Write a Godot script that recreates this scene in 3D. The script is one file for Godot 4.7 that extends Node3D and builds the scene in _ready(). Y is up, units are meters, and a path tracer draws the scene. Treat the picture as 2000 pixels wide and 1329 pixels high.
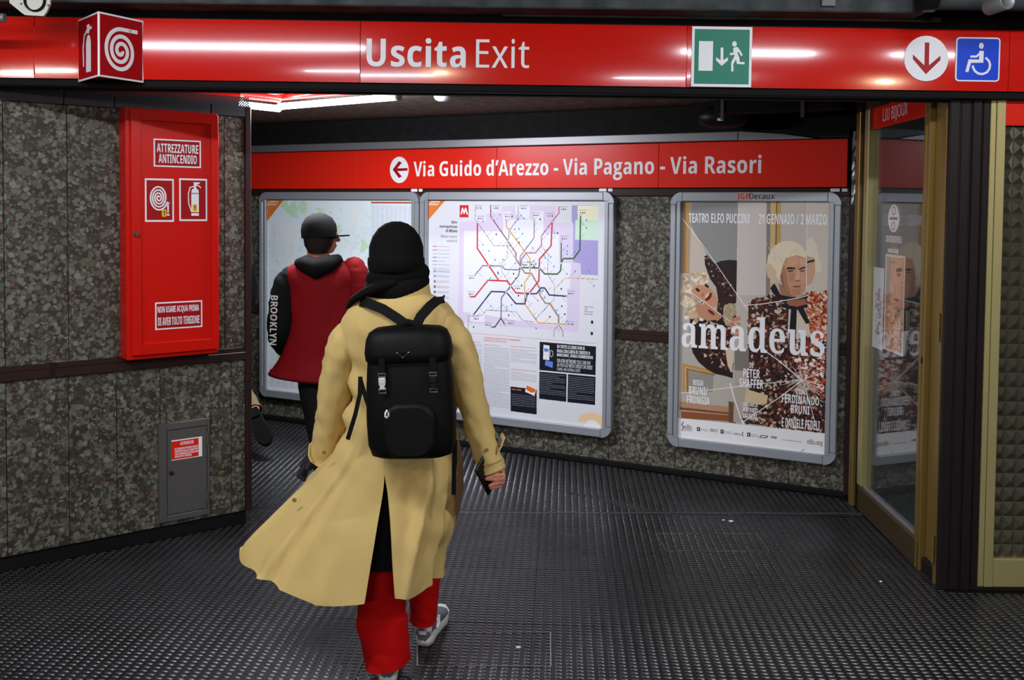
extends Node3D
# A metro mezzanine: red sign fascia, two stone-clad walls, poster cases, a shop door and three people walking away.
# Units are metres, y is up, the floor is y = 0. The camera stands at the origin of x and z.

var M := {}
var FONT := {}
var rng := RandomNumberGenerator.new()


# ---------------------------------------------------------------- geometry collector
class G:
	var p := PackedVector3Array()
	var t := PackedVector2Array()
	var s := PackedInt32Array()
	var col := PackedColorArray()
	var smooth := false

	func tri(a: Vector3, b: Vector3, c: Vector3, ua := Vector2.ZERO, ub := Vector2.ZERO, uc := Vector2.ZERO) -> void:
		p.append(a); p.append(b); p.append(c)
		t.append(ua); t.append(ub); t.append(uc)
		s.append(0 if smooth else -1)

	func quad(a: Vector3, b: Vector3, c: Vector3, d: Vector3, ua := Vector2.ZERO, ub := Vector2.ZERO, uc := Vector2.ZERO, ud := Vector2.ZERO) -> void:
		tri(a, b, c, ua, ub, uc)
		tri(a, c, d, ua, uc, ud)

	func fix(start: int) -> void:      # turns a closed piece the right way out
		var v := 0.0
		for i in range(start, p.size(), 3):
			v += p[i].dot(p[i + 1].cross(p[i + 2]))
		if v < 0.0:
			for i in range(start, p.size(), 3):
				var q := p[i + 1]; p[i + 1] = p[i + 2]; p[i + 2] = q
				var w := t[i + 1]; t[i + 1] = t[i + 2]; t[i + 2] = w

	func box(c: Vector3, size: Vector3, bev := 0.0, turn := Basis.IDENTITY) -> G:
		var h := size * 0.5
		var b: float = minf(bev, minf(h.x, minf(h.y, h.z)) * 0.9)
		var start := p.size()
		var was := smooth
		smooth = false
		var k := func(i: int, q: Vector3) -> Vector3:      # corner q (signs), pulled in on every axis but i
			var e := Vector3(b, b, b)
			e[i] = 0.0
			return c + turn * (q * (h - e))
		for i in 3:
			var j := (i + 1) % 3
			var l := (i + 2) % 3
			for sg in [-1.0, 1.0]:
				var q: Array[Vector3] = []
				for r in [[-1.0, -1.0], [1.0, -1.0], [1.0, 1.0], [-1.0, 1.0]]:
					var v := Vector3.ZERO
					v[i] = sg; v[j] = r[0]; v[l] = r[1]
					q.append(v)
				var f := func(v: Vector3) -> Vector2: return Vector2(v[j] * h[j], v[l] * h[l])
				if sg > 0.0:
					quad(k.call(i, q[0]), k.call(i, q[1]), k.call(i, q[2]), k.call(i, q[3]), f.call(q[0]), f.call(q[1]), f.call(q[2]), f.call(q[3]))
				else:
					quad(k.call(i, q[0]), k.call(i, q[3]), k.call(i, q[2]), k.call(i, q[1]), f.call(q[0]), f.call(q[3]), f.call(q[2]), f.call(q[1]))
			if b > 0.0:
				for r in [[-1.0, -1.0], [1.0, -1.0], [1.0, 1.0], [-1.0, 1.0]]:      # edges along i
					var a := Vector3.ZERO
					a[i] = -1.0; a[j] = r[0]; a[l] = r[1]
					var z := a
					z[i] = 1.0
					if r[0] * r[1] > 0.0:
						quad(k.call(j, a), k.call(l, a), k.call(l, z), k.call(j, z))
					else:
						quad(k.call(j, a), k.call(j, z), k.call(l, z), k.call(l, a))
		if b > 0.0:
			for x in [-1.0, 1.0]:
				for y in [-1.0, 1.0]:
					for z in [-1.0, 1.0]:
						var v := Vector3(x, y, z)
						if x * y * z > 0.0:
							tri(k.call(0, v), k.call(1, v), k.call(2, v))
						else:
							tri(k.call(0, v), k.call(2, v), k.call(1, v))
		smooth = was
		return self

	func span(x0: float, x1: float, y0: float, y1: float, z0: float, z1: float, bev := 0.0) -> G:
		return box(Vector3((x0 + x1) / 2.0, (y0 + y1) / 2.0, (z0 + z1) / 2.0), Vector3(absf(x1 - x0), absf(y1 - y0), absf(z1 - z0)), bev)

	func prism(poly: PackedVector2Array, z0: float, z1: float) -> G:      # an outline in xy, pushed from z0 to z1
		var q := poly.duplicate()
		if Geometry2D.is_polygon_clockwise(q):
			q.reverse()
		var idx := Geometry2D.triangulate_polygon(q)
		var was := smooth
		smooth = false
		var start := p.size()
		for i in range(0, idx.size(), 3):
			var a := q[idx[i]]; var b := q[idx[i + 1]]; var c := q[idx[i + 2]]
			if (b - a).cross(c - a) < 0.0:
				var w := b; b = c; c = w
			tri(Vector3(a.x, a.y, z1), Vector3(b.x, b.y, z1), Vector3(c.x, c.y, z1), a, b, c)
			tri(Vector3(a.x, a.y, z0), Vector3(c.x, c.y, z0), Vector3(b.x, b.y, z0), a, c, b)
		for i in q.size():
			var a := q[i]; var b := q[(i + 1) % q.size()]
			quad(Vector3(a.x, a.y, z0), Vector3(b.x, b.y, z0), Vector3(b.x, b.y, z1), Vector3(a.x, a.y, z1))
		fix(start)
		smooth = was
		return self

	func loft(rings: Array, closed := true, capped := true) -> G:      # rings of the same length
		var start := p.size()
		var was := smooth
		smooth = true
		var n: int = rings[0].size()
		for i in rings.size() - 1:
			for j in (n if closed else n - 1):
				var k := (j + 1) % n
				var u0 := float(j) / n; var u1 := float(j + 1) / n
				var v0 := float(i) / (rings.size() - 1); var v1 := float(i + 1) / (rings.size() - 1)
				quad(rings[i][j], rings[i][k], rings[i + 1][k], rings[i + 1][j], Vector2(u0, v0), Vector2(u1, v0), Vector2(u1, v1), Vector2(u0, v1))
		if capped and closed:
			smooth = false
			for e in [0, rings.size() - 1]:
				var m := Vector3.ZERO
				for v in rings[e]:
					m += v
				m /= n
				for j in n:
					if e == 0:
						tri(m, rings[e][(j + 1) % n], rings[e][j])
					else:
						tri(m, rings[e][j], rings[e][(j + 1) % n])
			fix(start)
		smooth = was
		return self

	func tube(path: PackedVector3Array, radii, seg := 10, flat := 1.0, capped := true) -> G:      # radii: one number or one per point; flat squashes across
		var rings := []
		var up := Vector3.UP
		for i in path.size():
			var d := (path[mini(i + 1, path.size() - 1)] - path[maxi(i - 1, 0)]).normalized()
			if absf(d.dot(up)) > 0.95:
				up = Vector3.BACK if absf(d.z) < 0.9 else Vector3.RIGHT
			var x := d.cross(up).normalized()
			var y := x.cross(d).normalized()
			up = y
			var r: float = radii[i] if radii is Array else radii
			var ring := PackedVector3Array()
			for j in seg:
				var a := TAU * j / seg
				ring.append(path[i] + x * cos(a) * r + y * sin(a) * r * flat)
			rings.append(ring)
		return loft(rings, true, capped)

	func lathe(profile: Array, at := Vector3.ZERO, turn := Basis.IDENTITY, seg := 20) -> G:      # [radius, height] pairs round y
		var rings := []
		for q in profile:
			var ring := PackedVector3Array()
			for j in seg:
				var a := TAU * j / seg
				ring.append(at + turn * Vector3(cos(a) * q[0], q[1], sin(a) * q[0]))
			rings.append(ring)
		return loft(rings)

	func ribbon(path: PackedVector2Array, width: float, z0: float, z1: float, closed := false) -> G:      # a flat band along a path in xy
		var n := path.size()
		var a := PackedVector2Array(); var b := PackedVector2Array()
		for i in n:
			var d: Vector2
			if closed:
				d = (path[(i + 1) % n] - path[(i - 1 + n) % n]).normalized()
			else:
				d = (path[mini(i + 1, n - 1)] - path[maxi(i - 1, 0)]).normalized()
			var o := Vector2(-d.y, d.x) * width * 0.5
			if i > 0 and i < n - 1 or closed:
				var e := (path[(i + 1) % n] - path[i]).normalized()
				var c := absf(e.dot(d))
				o /= clampf(c, 0.5, 1.0)
			a.append(path[i] + o); b.append(path[i] - o)
		var was := smooth
		smooth = false
		for i in (n if closed else n - 1):
			var k := (i + 1) % n
			var start := p.size()
			var q := [Vector3(b[i].x, b[i].y, z1), Vector3(b[k].x, b[k].y, z1), Vector3(a[k].x, a[k].y, z1), Vector3(a[i].x, a[i].y, z1)]
			var dz := Vector3(0, 0, z0 - z1)
			quad(q[0], q[1], q[2], q[3])
			quad(q[3] + dz, q[2] + dz, q[1] + dz, q[0] + dz)
			for e in 4:
				quad(q[e] + dz, q[(e + 1) % 4] + dz, q[(e + 1) % 4], q[e])
			fix(start)
		smooth = was
		return self

	func mesh() -> ArrayMesh:
		var st := SurfaceTool.new()
		st.begin(Mesh.PRIMITIVE_TRIANGLES)
		var colored := col.size() == p.size()
		for i in range(0, p.size(), 3):
			st.set_smooth_group(s[i / 3])
			for k in [0, 2, 1]:
				st.set_uv(t[i + k])
				if colored:
					st.set_color(col[i + k])
				st.add_vertex(p[i + k])
		st.generate_normals()
		return st.commit()


# ---------------------------------------------------------------- nodes
var taken := {}

func numbered(called: String) -> String:
	var n: int = taken.get(called, -1) + 1
	taken[called] = n
	return called if n == 0 else "%s_%03d" % [called, n]

func obj(called: String, g, m: Material, parent: Node = self, xf := Transform3D.IDENTITY) -> MeshInstance3D:
	var o := MeshInstance3D.new()
	o.name = numbered(called) if parent == self else called
	o.mesh = g if g is Mesh else g.mesh()
	o.material_override = m
	o.transform = xf
	parent.add_child(o, true)
	return o

func thing(called: String, label: String, category: String, xf := Transform3D.IDENTITY, group := "") -> Node3D:
	var o := Node3D.new()
	o.name = numbered(called)
	o.transform = xf
	add_child(o, true)
	return tag(o, label, category, group)

func tag(o: Node3D, label: String, category: String, group := "") -> Node3D:
	o.set_meta("label", label)
	o.set_meta("category", category)
	if group:
		o.set_meta("group", group)
	return o

func struct(called: String, label: String, category: String, xf := Transform3D.IDENTITY) -> Node3D:
	var o := thing(called, label, category, xf)
	o.set_meta("kind", "structure")
	return o

func pts(a: Array) -> PackedVector2Array:
	var r := PackedVector2Array()
	for i in range(0, a.size(), 2):
		r.append(Vector2(a[i], a[i + 1]))
	return r

func v3(a: Array) -> PackedVector3Array:
	var r := PackedVector3Array()
	for i in range(0, a.size(), 3):
		r.append(Vector3(a[i], a[i + 1], a[i + 2]))
	return r

func frame_of(o: Vector3, u: Vector3) -> Transform3D:
	return Transform3D(Basis(u, Vector3.UP, u.cross(Vector3.UP)), o)

func text(parent: Node, words: String, font: String, r: Array, z: float, m: Material, called := "lettering", slant := 0.0) -> MeshInstance3D:
	var tm := TextMesh.new()
	tm.text = words
	tm.font = FONT[font]
	tm.font_size = 40
	tm.pixel_size = 0.01
	tm.depth = 0.0008
	tm.curve_step = 2.0
	var b := tm.get_aabb()
	var sx: float = (r[2] - r[0]) / b.size.x
	var sy: float = (r[3] - r[1]) / b.size.y
	var bs := Basis(Vector3(sx, sx * slant, 0), Vector3(0, sy, 0), Vector3(0, 0, 1))
	var c := b.position + b.size / 2.0
	var mid := Vector3((r[0] + r[2]) / 2.0, (r[1] + r[3]) / 2.0, z)
	return obj(called, tm, m, parent, Transform3D(bs, mid - bs * Vector3(c.x, c.y, 0)))

func disc(r: float, seg := 32, at := Vector2.ZERO, ry := -1.0) -> PackedVector2Array:
	var q := PackedVector2Array()
	for i in seg:
		q.append(at + Vector2(cos(TAU * i / seg) * r, sin(TAU * i / seg) * (r if ry < 0.0 else ry)))
	return q

func round_rect(x0: float, y0: float, x1: float, y1: float, r: float, seg := 6) -> PackedVector2Array:
	var q := PackedVector2Array()
	for c in [[x1 - r, y1 - r, 0], [x0 + r, y1 - r, 1], [x0 + r, y0 + r, 2], [x1 - r, y0 + r, 3]]:
		for i in seg + 1:
			var a: float = PI / 2.0 * (c[2] + float(i) / seg)
			q.append(Vector2(c[0] + cos(a) * r, c[1] + sin(a) * r))
	return q


# ---------------------------------------------------------------- materials and painted textures
func mat(c: Color, rough := 0.6, metal := 0.0, more := {}) -> StandardMaterial3D:
	var m := StandardMaterial3D.new()
	m.albedo_color = c
	m.roughness = rough
	m.metallic = metal
	m.metallic_specular = 0.5 if rough < 0.3 or metal > 0.0 else 0.3
	for k in more:
		m.set(k, more[k])
	return m

func rgb(r: int, g: int, b: int) -> Color:
	return Color8(r, g, b)

func tex(img: Image) -> ImageTexture:
	img.generate_mipmaps()
	return ImageTexture.create_from_image(img)

func fill(img: Image, poly: PackedVector2Array, c: Color) -> void:      # scanline fill of an outline, in texture pixels
	var lo := 1e9
	var hi := -1e9
	for v in poly:
		lo = minf(lo, v.y); hi = maxf(hi, v.y)
	var n := poly.size()
	for y in range(maxi(0, int(floor(lo))), mini(img.get_height() - 1, int(ceil(hi))) + 1):
		var xs := PackedFloat32Array()
		var yy := y + 0.5
		for i in n:
			var a := poly[i]; var b := poly[(i + 1) % n]
			if (a.y <= yy) != (b.y <= yy):
				xs.append(a.x + (yy - a.y) / (b.y - a.y) * (b.x - a.x))
		xs.sort()
		for i in range(0, xs.size() - 1, 2):
			var x0 := int(round(xs[i])); var x1 := int(round(xs[i + 1]))
			if x1 > x0:
				img.fill_rect(Rect2i(x0, y, x1 - x0, 1), c)

func spot(img: Image, at: Vector2, rx: float, ry: float, c: Color, turn := 0.0, rough := 0.0) -> void:
	var q := PackedVector2Array()
	var seg := 14 if maxf(rx, ry) > 4.0 else 8
	for i in seg:
		var a := TAU * i / seg
		var k := 1.0 + (rng.randf_range(-rough, rough) if rough > 0.0 else 0.0)
		q.append(at + Vector2(cos(a) * rx * k, sin(a) * ry * k).rotated(turn))
	fill(img, q, c)

func line(img: Image, path: PackedVector2Array, w: float, c: Color) -> void:
	for i in path.size() - 1:
		var d := (path[i + 1] - path[i]).normalized()
		var o := Vector2(-d.y, d.x) * w / 2.0
		fill(img, PackedVector2Array([path[i] + o, path[i + 1] + o, path[i + 1] - o, path[i] - o]), c)
		if w > 2.5 and i > 0:
			spot(img, path[i], w / 2.0, w / 2.0, c)

func print_lines(img: Image, x0: float, y0: float, x1: float, y1: float, step: float, h: float, c: Color, fullness := 0.9) -> void:      # rows of tiny illegible print
	var y := y0
	while y < y1:
		var x := x0
		var stop := x1 if rng.randf() < fullness else lerpf(x0, x1, rng.randf_range(0.3, 0.9))
		while x < stop:
			var w := rng.randf_range(h * 1.2, h * 5.0)
			img.fill_rect(Rect2i(int(x), int(y), int(maxf(1.0, minf(w, stop - x))), int(maxf(1.0, h))), c)
			x += w + h * 0.8
		y += step

func stone_texture(seed_: int) -> ImageTexture:      # a dark conglomerate: pale grey-green pebbles packed in a brown ground
	rng.seed = seed_
	var w := 1024
	var img := Image.create(w, w, false, Image.FORMAT_RGB8)
	img.fill(rgb(66, 57, 52))
	var tones := [rgb(88, 87, 79), rgb(78, 71, 65), rgb(104, 105, 95), rgb(116, 119, 107), rgb(98, 98, 86), rgb(64, 55, 50), rgb(124, 126, 115), rgb(74, 67, 60), rgb(108, 109, 95), rgb(70, 61, 55), rgb(94, 93, 84)]
	for i in 11000:
		var big := rng.randf()
		var r := lerpf(3.5, 9.0, rng.randf()) if big < 0.8 else lerpf(9.0, 17.0, rng.randf() * rng.randf())
		var c: Color = tones[rng.randi() % tones.size()]
		var k := rng.randf()
		if k < 0.012:
			c = rgb(112, 80, 70)
		elif k < 0.03:
			c = rgb(104, 103, 78)
		c = c.lightened(rng.randf_range(0.0, 0.06)).darkened(rng.randf_range(0.0, 0.12))
		var at := Vector2(rng.randf() * w, rng.randf() * w)
		var turn := rng.randf() * PI
		var asp := rng.randf_range(0.7, 1.0)
		for ox in ([0, -w] if at.x > w / 2.0 else [0, w]):
			for oy in ([0, -w] if at.y > w / 2.0 else [0, w]):
				if (ox == 0 or minf(at.x, w - at.x) < 20.0) and (oy == 0 or minf(at.y, w - at.y) < 20.0):
					spot(img, at + Vector2(ox, oy), r, r * asp, c, turn, 0.12)
					if r > 8.0:
						spot(img, at + Vector2(ox, oy), r * 0.72, r * asp * 0.72, c.lightened(0.05), turn, 0.15)
	return tex(img)

func noise_texture(freq: float, a: Color, b: Color, seed_ := 1, oct := 4, size := 512) -> NoiseTexture2D:
	var n := FastNoiseLite.new()
	n.seed = seed_
	n.frequency = freq
	n.fractal_octaves = oct
	var t := NoiseTexture2D.new()
	t.noise = n
	t.seamless = true
	t.width = size
	t.height = size
	var r := Gradient.new()
	r.set_color(0, a)
	r.set_color(1, b)
	t.color_ramp = r
	return t


# ---------------------------------------------------------------- blended bodies (surface nets over tapered capsules)
func flesh(g: G, bones: Array, cell: float, k: float) -> void:      # bones: [from, to, radius, radius]
	var lo := Vector3(1e9, 1e9, 1e9)
	var hi := -lo
	for b in bones:
		var r: float = maxf(b[2], b[3]) + k + cell * 3.0
		for e in 2:
			lo = lo.min(b[e] - Vector3(r, r, r))
			hi = hi.max(b[e] + Vector3(r, r, r))
	var n := Vector3i(((hi - lo) / cell).ceil()) + Vector3i.ONE
	var f := PackedFloat32Array()
	f.resize(n.x * n.y * n.z)
	f.fill(9.0)
	for b in bones:
		var r: float = maxf(b[2], b[3]) + k + cell * 2.0
		var a: Vector3 = b[0]
		var d: Vector3 = b[1] - b[0]
		var dd := maxf(d.length_squared(), 1e-9)
		var i0 := Vector3i(((b[0] as Vector3).min(b[1]) - Vector3(r, r, r) - lo) / cell).max(Vector3i.ZERO)
		var i1 := (Vector3i(((b[0] as Vector3).max(b[1]) + Vector3(r, r, r) - lo) / cell) + Vector3i.ONE).min(n - Vector3i.ONE)
		for z in range(i0.z, i1.z + 1):
			for y in range(i0.y, i1.y + 1):
				for x in range(i0.x, i1.x + 1):
					var q := lo + Vector3(x, y, z) * cell - a
					var t := clampf(q.dot(d) / dd, 0.0, 1.0)
					var e: float = (q - d * t).length() - lerpf(b[2], b[3], t)
					var at := (z * n.y + y) * n.x + x
					var o := f[at]
					var h := clampf(0.5 + 0.5 * (o - e) / k, 0.0, 1.0)
					f[at] = lerpf(o, e, h) - k * h * (1.0 - h)
	var cellv := {}
	var off := [0, 1, n.x, n.x + 1, n.x * n.y, n.x * n.y + 1, n.x * n.y + n.x, n.x * n.y + n.x + 1]
	var edges := [[0, 1], [2, 3], [4, 5], [6, 7], [0, 2], [1, 3], [4, 6], [5, 7], [0, 4], [1, 5], [2, 6], [3, 7]]
	for z in n.z - 1:
		for y in n.y - 1:
			var base := (z * n.y + y) * n.x
			for x in n.x - 1:
				var at := base + x
				var inside := 0
				for o in off:
					if f[at + o] < 0.0:
						inside += 1
				if inside == 0 or inside == 8:
					continue
				var m := Vector3.ZERO
				var c := 0
				for e in edges:
					var u := f[at + off[e[0]]]; var v := f[at + off[e[1]]]
					if (u < 0.0) != (v < 0.0):
						var t := u / (u - v)
						var pa := Vector3(e[0] & 1, (e[0] >> 1) & 1, e[0] >> 2)
						var pb := Vector3(e[1] & 1, (e[1] >> 1) & 1, e[1] >> 2)
						m += pa.lerp(pb, t)
						c += 1
				cellv[at] = lo + (Vector3(x, y, z) + m / c) * cell
	var was := g.smooth
	g.smooth = true
	var step := [1, n.x, n.x * n.y]
	for at in cellv:
		for i in 3:
			var a: bool = f[at] < 0.0
			if a == (f[at + step[i]] < 0.0):
				continue
			var j: int = step[(i + 1) % 3]
			var l: int = step[(i + 2) % 3]
			if not (cellv.has(at - j) and cellv.has(at - l) and cellv.has(at - j - l)):
				continue
			if a:
				g.quad(cellv[at - j - l], cellv[at - l], cellv[at], cellv[at - j])
			else:
				g.quad(cellv[at - j - l], cellv[at - j], cellv[at], cellv[at - l])
	g.smooth = was


# ---------------------------------------------------------------- the scene
func _ready() -> void:
	rng.seed = 7
	set_view()
	make_materials()
	make_floor()
	make_shell()
	make_left_wall()
	make_back_wall()
	make_header()
	make_shop()
	make_lamps()
	make_fascia()
	make_direction_sign()
	make_city_map()
	make_network_map()
	make_theatre_poster()
	make_fire_cabinet()
	make_service_hatch()
	make_fittings()
	make_coat_person()
	make_backpack()
	make_jacket_person()
	make_passer_by()

func set_view() -> void:
	var cam := Camera3D.new()
	cam.name = "camera"
	cam.near = 0.05
	cam.far = 60.0
	cam.projection = Camera3D.PROJECTION_FRUSTUM
	cam.size = 1329.0 / 1900.0 * 0.05
	cam.frustum_offset = Vector2(0.0, -177.5 / 1900.0 * 0.05)
	cam.position = Vector3(0, 1.7, 0)
	cam.rotation_degrees = Vector3(-2.2907, 0.0, 0.4939)
	add_child(cam)
	cam.current = true
	var env := Environment.new()
	env.background_mode = Environment.BG_COLOR
	env.background_color = Color.BLACK
	env.tonemap_mode = Environment.TONE_MAPPER_LINEAR
	env.tonemap_exposure = 1.1
	env.sdfgi_enabled = true
	env.ssao_enabled = true
	env.ssil_enabled = true
	var we := WorldEnvironment.new()
	we.name = "world_environment"
	we.environment = env
	add_child(we)

const HALL_ENERGY := [4.2, 2.7, 1.2, 6.0, 5.0]
const PASSAGE_ENERGY := [3.3, 1.3]

var FB := frame_of(Vector3(-1.9241, 0, -7.7645), Vector3(0.8897, 0, 0.4566))      # stone wall with the posters
var FL := frame_of(Vector3(-2.3513, 0, -4.4278), Vector3(0.7816, 0, -0.6238))      # stone wall with the fire cabinet
var FR := frame_of(Vector3(2.0129, 0, -5.6254), Vector3(-0.0476, 0, 0.9989))      # shop window that runs towards the camera
var FP := frame_of(Vector3(1.0464, 0, -4.3253), Vector3(1, 0, 0))      # shop front that faces the camera
var FF := Transform3D(Basis(Vector3.BACK, deg_to_rad(-0.3)), Vector3(0, 0, -4.26))      # red fascia

func make_materials() -> void:
	for f in [["sans", "Droid Sans", 400], ["bold", "Droid Sans", 700], ["serif", "Droid Serif", 400], ["serif_bold", "Droid Serif", 700]]:
		var sf := SystemFont.new()
		sf.font_names = PackedStringArray([f[1]])
		sf.font_weight = f[2]
		FONT[f[0]] = sf
	M.stone = mat(rgb(244, 245, 240), 0.42, 0.0, {"albedo_texture": stone_texture(11)})
	M.black = mat(rgb(18, 18, 19), 0.8)
	M.soot = mat(rgb(34, 33, 33), 0.85, 0.0, {"albedo_texture": noise_texture(0.02, rgb(170, 170, 170), rgb(255, 255, 255), 5), "uv1_triplanar": true, "uv1_world_triplanar": true, "uv1_scale": Vector3(1.3, 1.3, 1.3)})
	M.rail = mat(rgb(50, 34, 32), 0.38)
	M.trim_grey = mat(rgb(66, 66, 70), 0.5)
	M.concrete = mat(rgb(84, 89, 90), 0.8, 0.0, {"albedo_texture": noise_texture(0.012, rgb(150, 152, 150), rgb(255, 255, 255), 9, 5), "uv1_triplanar": true, "uv1_world_triplanar": true, "uv1_scale": Vector3(0.9, 0.9, 0.9)})
	M.plaster = mat(rgb(120, 110, 100), 0.9, 0.0, {"albedo_texture": noise_texture(0.02, rgb(170, 165, 160), rgb(255, 255, 255), 3, 5), "uv1_triplanar": true, "uv1_world_triplanar": true, "uv1_scale": Vector3(1.1, 1.1, 1.1)})
	M.rubber = mat(rgb(34, 34, 36), 0.36, 0.0, {"albedo_texture": noise_texture(0.01, rgb(150, 148, 145), rgb(255, 255, 255), 21, 5), "uv1_triplanar": true, "uv1_world_triplanar": true, "uv1_scale": Vector3(0.6, 0.6, 0.6)})
	M.stud = mat(rgb(64, 64, 67), 0.26, 0.0, {"albedo_texture": noise_texture(0.01, rgb(165, 163, 160), rgb(255, 255, 255), 22, 5), "uv1_triplanar": true, "uv1_world_triplanar": true, "uv1_scale": Vector3(0.6, 0.6, 0.6)})
	M.red = mat(rgb(208, 26, 16), 0.13, 0.0, {"clearcoat_enabled": true, "clearcoat": 0.6, "clearcoat_roughness": 0.05})
	M.red_sign = mat(rgb(226, 38, 22), 0.3)
	M.red_box = mat(rgb(206, 22, 14), 0.3)
	M.sign_red = mat(rgb(164, 14, 22), 0.4)
	M.white = mat(rgb(240, 240, 243), 0.4)
	M.silver = mat(rgb(162, 166, 172), 0.42, 0.35)
	M.alu = mat(rgb(140, 140, 142), 0.45, 0.5)
	M.steel = mat(rgb(92, 90, 88), 0.5, 0.3)
	M.chrome = mat(rgb(210, 210, 212), 0.15, 1.0)
	M.brass = mat(rgb(150, 124, 66), 0.42, 0.6)
	M.brass_pale = mat(rgb(176, 164, 112), 0.45, 0.45)
	M.brown = mat(rgb(32, 25, 25), 0.45)
	M.paper = mat(rgb(236, 236, 240), 0.55)
	M.ink = mat(rgb(20, 22, 34), 0.5)
	M.grey_ink = mat(rgb(120, 120, 126), 0.5)
	M.orange = mat(rgb(222, 110, 50), 0.5)
	M.green = mat(rgb(14, 124, 98), 0.4)
	M.blue = mat(rgb(4, 68, 212), 0.4)
	M.yellow = mat(rgb(236, 196, 40), 0.45)
	M.glass = mat(Color(0.75, 0.8, 0.78, 0.03), 0.02, 0.0, {"transparency": BaseMaterial3D.TRANSPARENCY_ALPHA})
	M.tube = mat(Color.WHITE, 0.5, 0.0, {"emission_enabled": true, "emission": rgb(235, 242, 255), "emission_energy_multiplier": 14.0})
	M.bulb = mat(Color.WHITE, 0.5, 0.0, {"emission_enabled": true, "emission": rgb(255, 226, 186), "emission_energy_multiplier": 45.0})
	M.plastic = mat(rgb(196, 194, 182), 0.5)
	M.dark_plastic = mat(rgb(26, 25, 25), 0.4)

func make_floor() -> void:
	var turn := Transform3D(Basis(Vector3.UP, deg_to_rad(-3.0)), Vector3.ZERO)
	var f := struct("floor", "black studded rubber floor laid in square tiles", "floor")
	obj("floor_slab", G.new().span(-6, 6, -0.2, -0.012, -11, 4.5), M.black, f)
	var size := 0.62
	var tile := G.new().box(Vector3(0, -0.006, 0), Vector3(size - 0.003, 0.012, size - 0.003), 0.0015).mesh()
	for i in range(-8, 9):
		for j in range(-17, 7):
			var c := turn * Vector3(i * size + 0.2, 0, j * size + 0.1)
			if absf(c.x) < 5.0 and c.z > -10.5 and c.z < 4.0:
				obj("rubber_tile", tile, M.rubber, f, Transform3D(turn.basis, c))
	# low oblong studs in straight ranks, too many to count
	var g := G.new()
	var w := 0.0155
	var d := 0.0068
	var top := PackedVector3Array(); var low := PackedVector3Array()
	for k in 10:
		var a := TAU * k / 10.0
		var q := Vector3(signf(cos(a)) * (w - d) + cos(a) * d, 0, sin(a) * d)
		low.append(q)
		top.append(Vector3(q.x * 0.86, 0.0026, q.z * 0.66))
	g.loft([low, top], true, true)
	g.smooth = true
	var places: Array[Transform3D] = []
	var px := 0.040
	var pz := 0.0268
	for i in range(-92, 93):
		for j in range(60, 330):
			var c := turn * Vector3(i * px, 0, -j * pz)
			var b := FB.affine_inverse() * c
			var l := FL.affine_inverse() * c
			if b.z < 0.03 or (l.z < -0.02 and l.z > -0.5 and l.x < 1.25) or (c.x > 1.98 and c.z < -4.3) or absf(c.x) > 3.3:
				continue
			if absf(c.z + 5.42 - c.x * 0.02) < 0.012:
				continue
			places.append(Transform3D(turn.basis, c))
	var mm := MultiMesh.new()
	mm.transform_format = MultiMesh.TRANSFORM_3D
	mm.mesh = g.mesh()
	mm.instance_count = places.size()
	for i in places.size():
		mm.set_instance_transform(i, places[i])
	var mi := MultiMeshInstance3D.new()
	mi.name = "rubber_studs"
	mi.multimesh = mm
	mi.material_override = M.stud
	mi.set_meta("kind", "stuff")
	f.add_child(mi, true)
	obj("joint_strip", G.new().box(Vector3(0.4, 0.001, -5.41), Vector3(3.4, 0.004, 0.022), 0.0015, Basis(Vector3.UP, 0.02)), M.trim_grey, f)
	for k in 6:      # a short run of plain ribs let in aslant
		var a := Vector3(0.3312, 0, -5.8131) + Vector3(k * 0.035, 0.0, k * 0.012)
		var b := Vector3(0.7687, 0, -5.4179) + Vector3(k * 0.035, 0.0, k * 0.012)
		obj("rib", G.new().tube(PackedVector3Array([a, b]), 0.005, 6, 0.6), M.rubber, f)
	for h in [[Vector3(-0.3675, 0, -3.846), Vector3(0.1679, 0, -3.8518), Vector3(0.1585, 0, -3.5616), Vector3(-0.3392, 0, -3.5566)], [Vector3(0.7684, 0, -5.0625), Vector3(1.3061, 0, -5.0765), Vector3(1.3045, 0, -4.8142), Vector3(0.789, 0, -4.8015)]]:
		var t := thing("floor_hatch", "studded inspection cover with bright metal edge set in floor" if h[0].x < 0.0 else "dull inspection cover flush in the floor before the theatre poster", "hatch", Transform3D(Basis.IDENTITY, (h[0] + h[2]) / 2.0))
		for k in 4:
			var a: Vector3 = h[k] - t.position; var b: Vector3 = h[(k + 1) % 4] - t.position
			obj("edge_strip", G.new().box((a + b) / 2.0 + Vector3(0, 0.0016, 0), Vector3(a.distance_to(b), 0.0034, 0.005), 0.0008, Basis((b - a).normalized(), Vector3.UP, (b - a).normalized().cross(Vector3.UP))), M.steel if k % 2 == 0 or h[0].x > 0.0 else M.alu, t)

func panel(parent: Node, x0: float, x1: float, y0: float, y1: float, z0: float, z1: float) -> void:      # one slab of stone; each shows its own part of the pattern
	var g := G.new().span(x0 + 0.0015, x1 - 0.0015, y0 + 0.001, y1 - 0.001, z0, z1, 0.0015)
	var o := Vector2(rng.randf(), rng.randf())
	for i in g.p.size():
		g.t[i] = Vector2(g.p[i].x, -g.p[i].y) / 1.35 + o
	obj("stone_panel", g, M.stone, parent)

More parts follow.
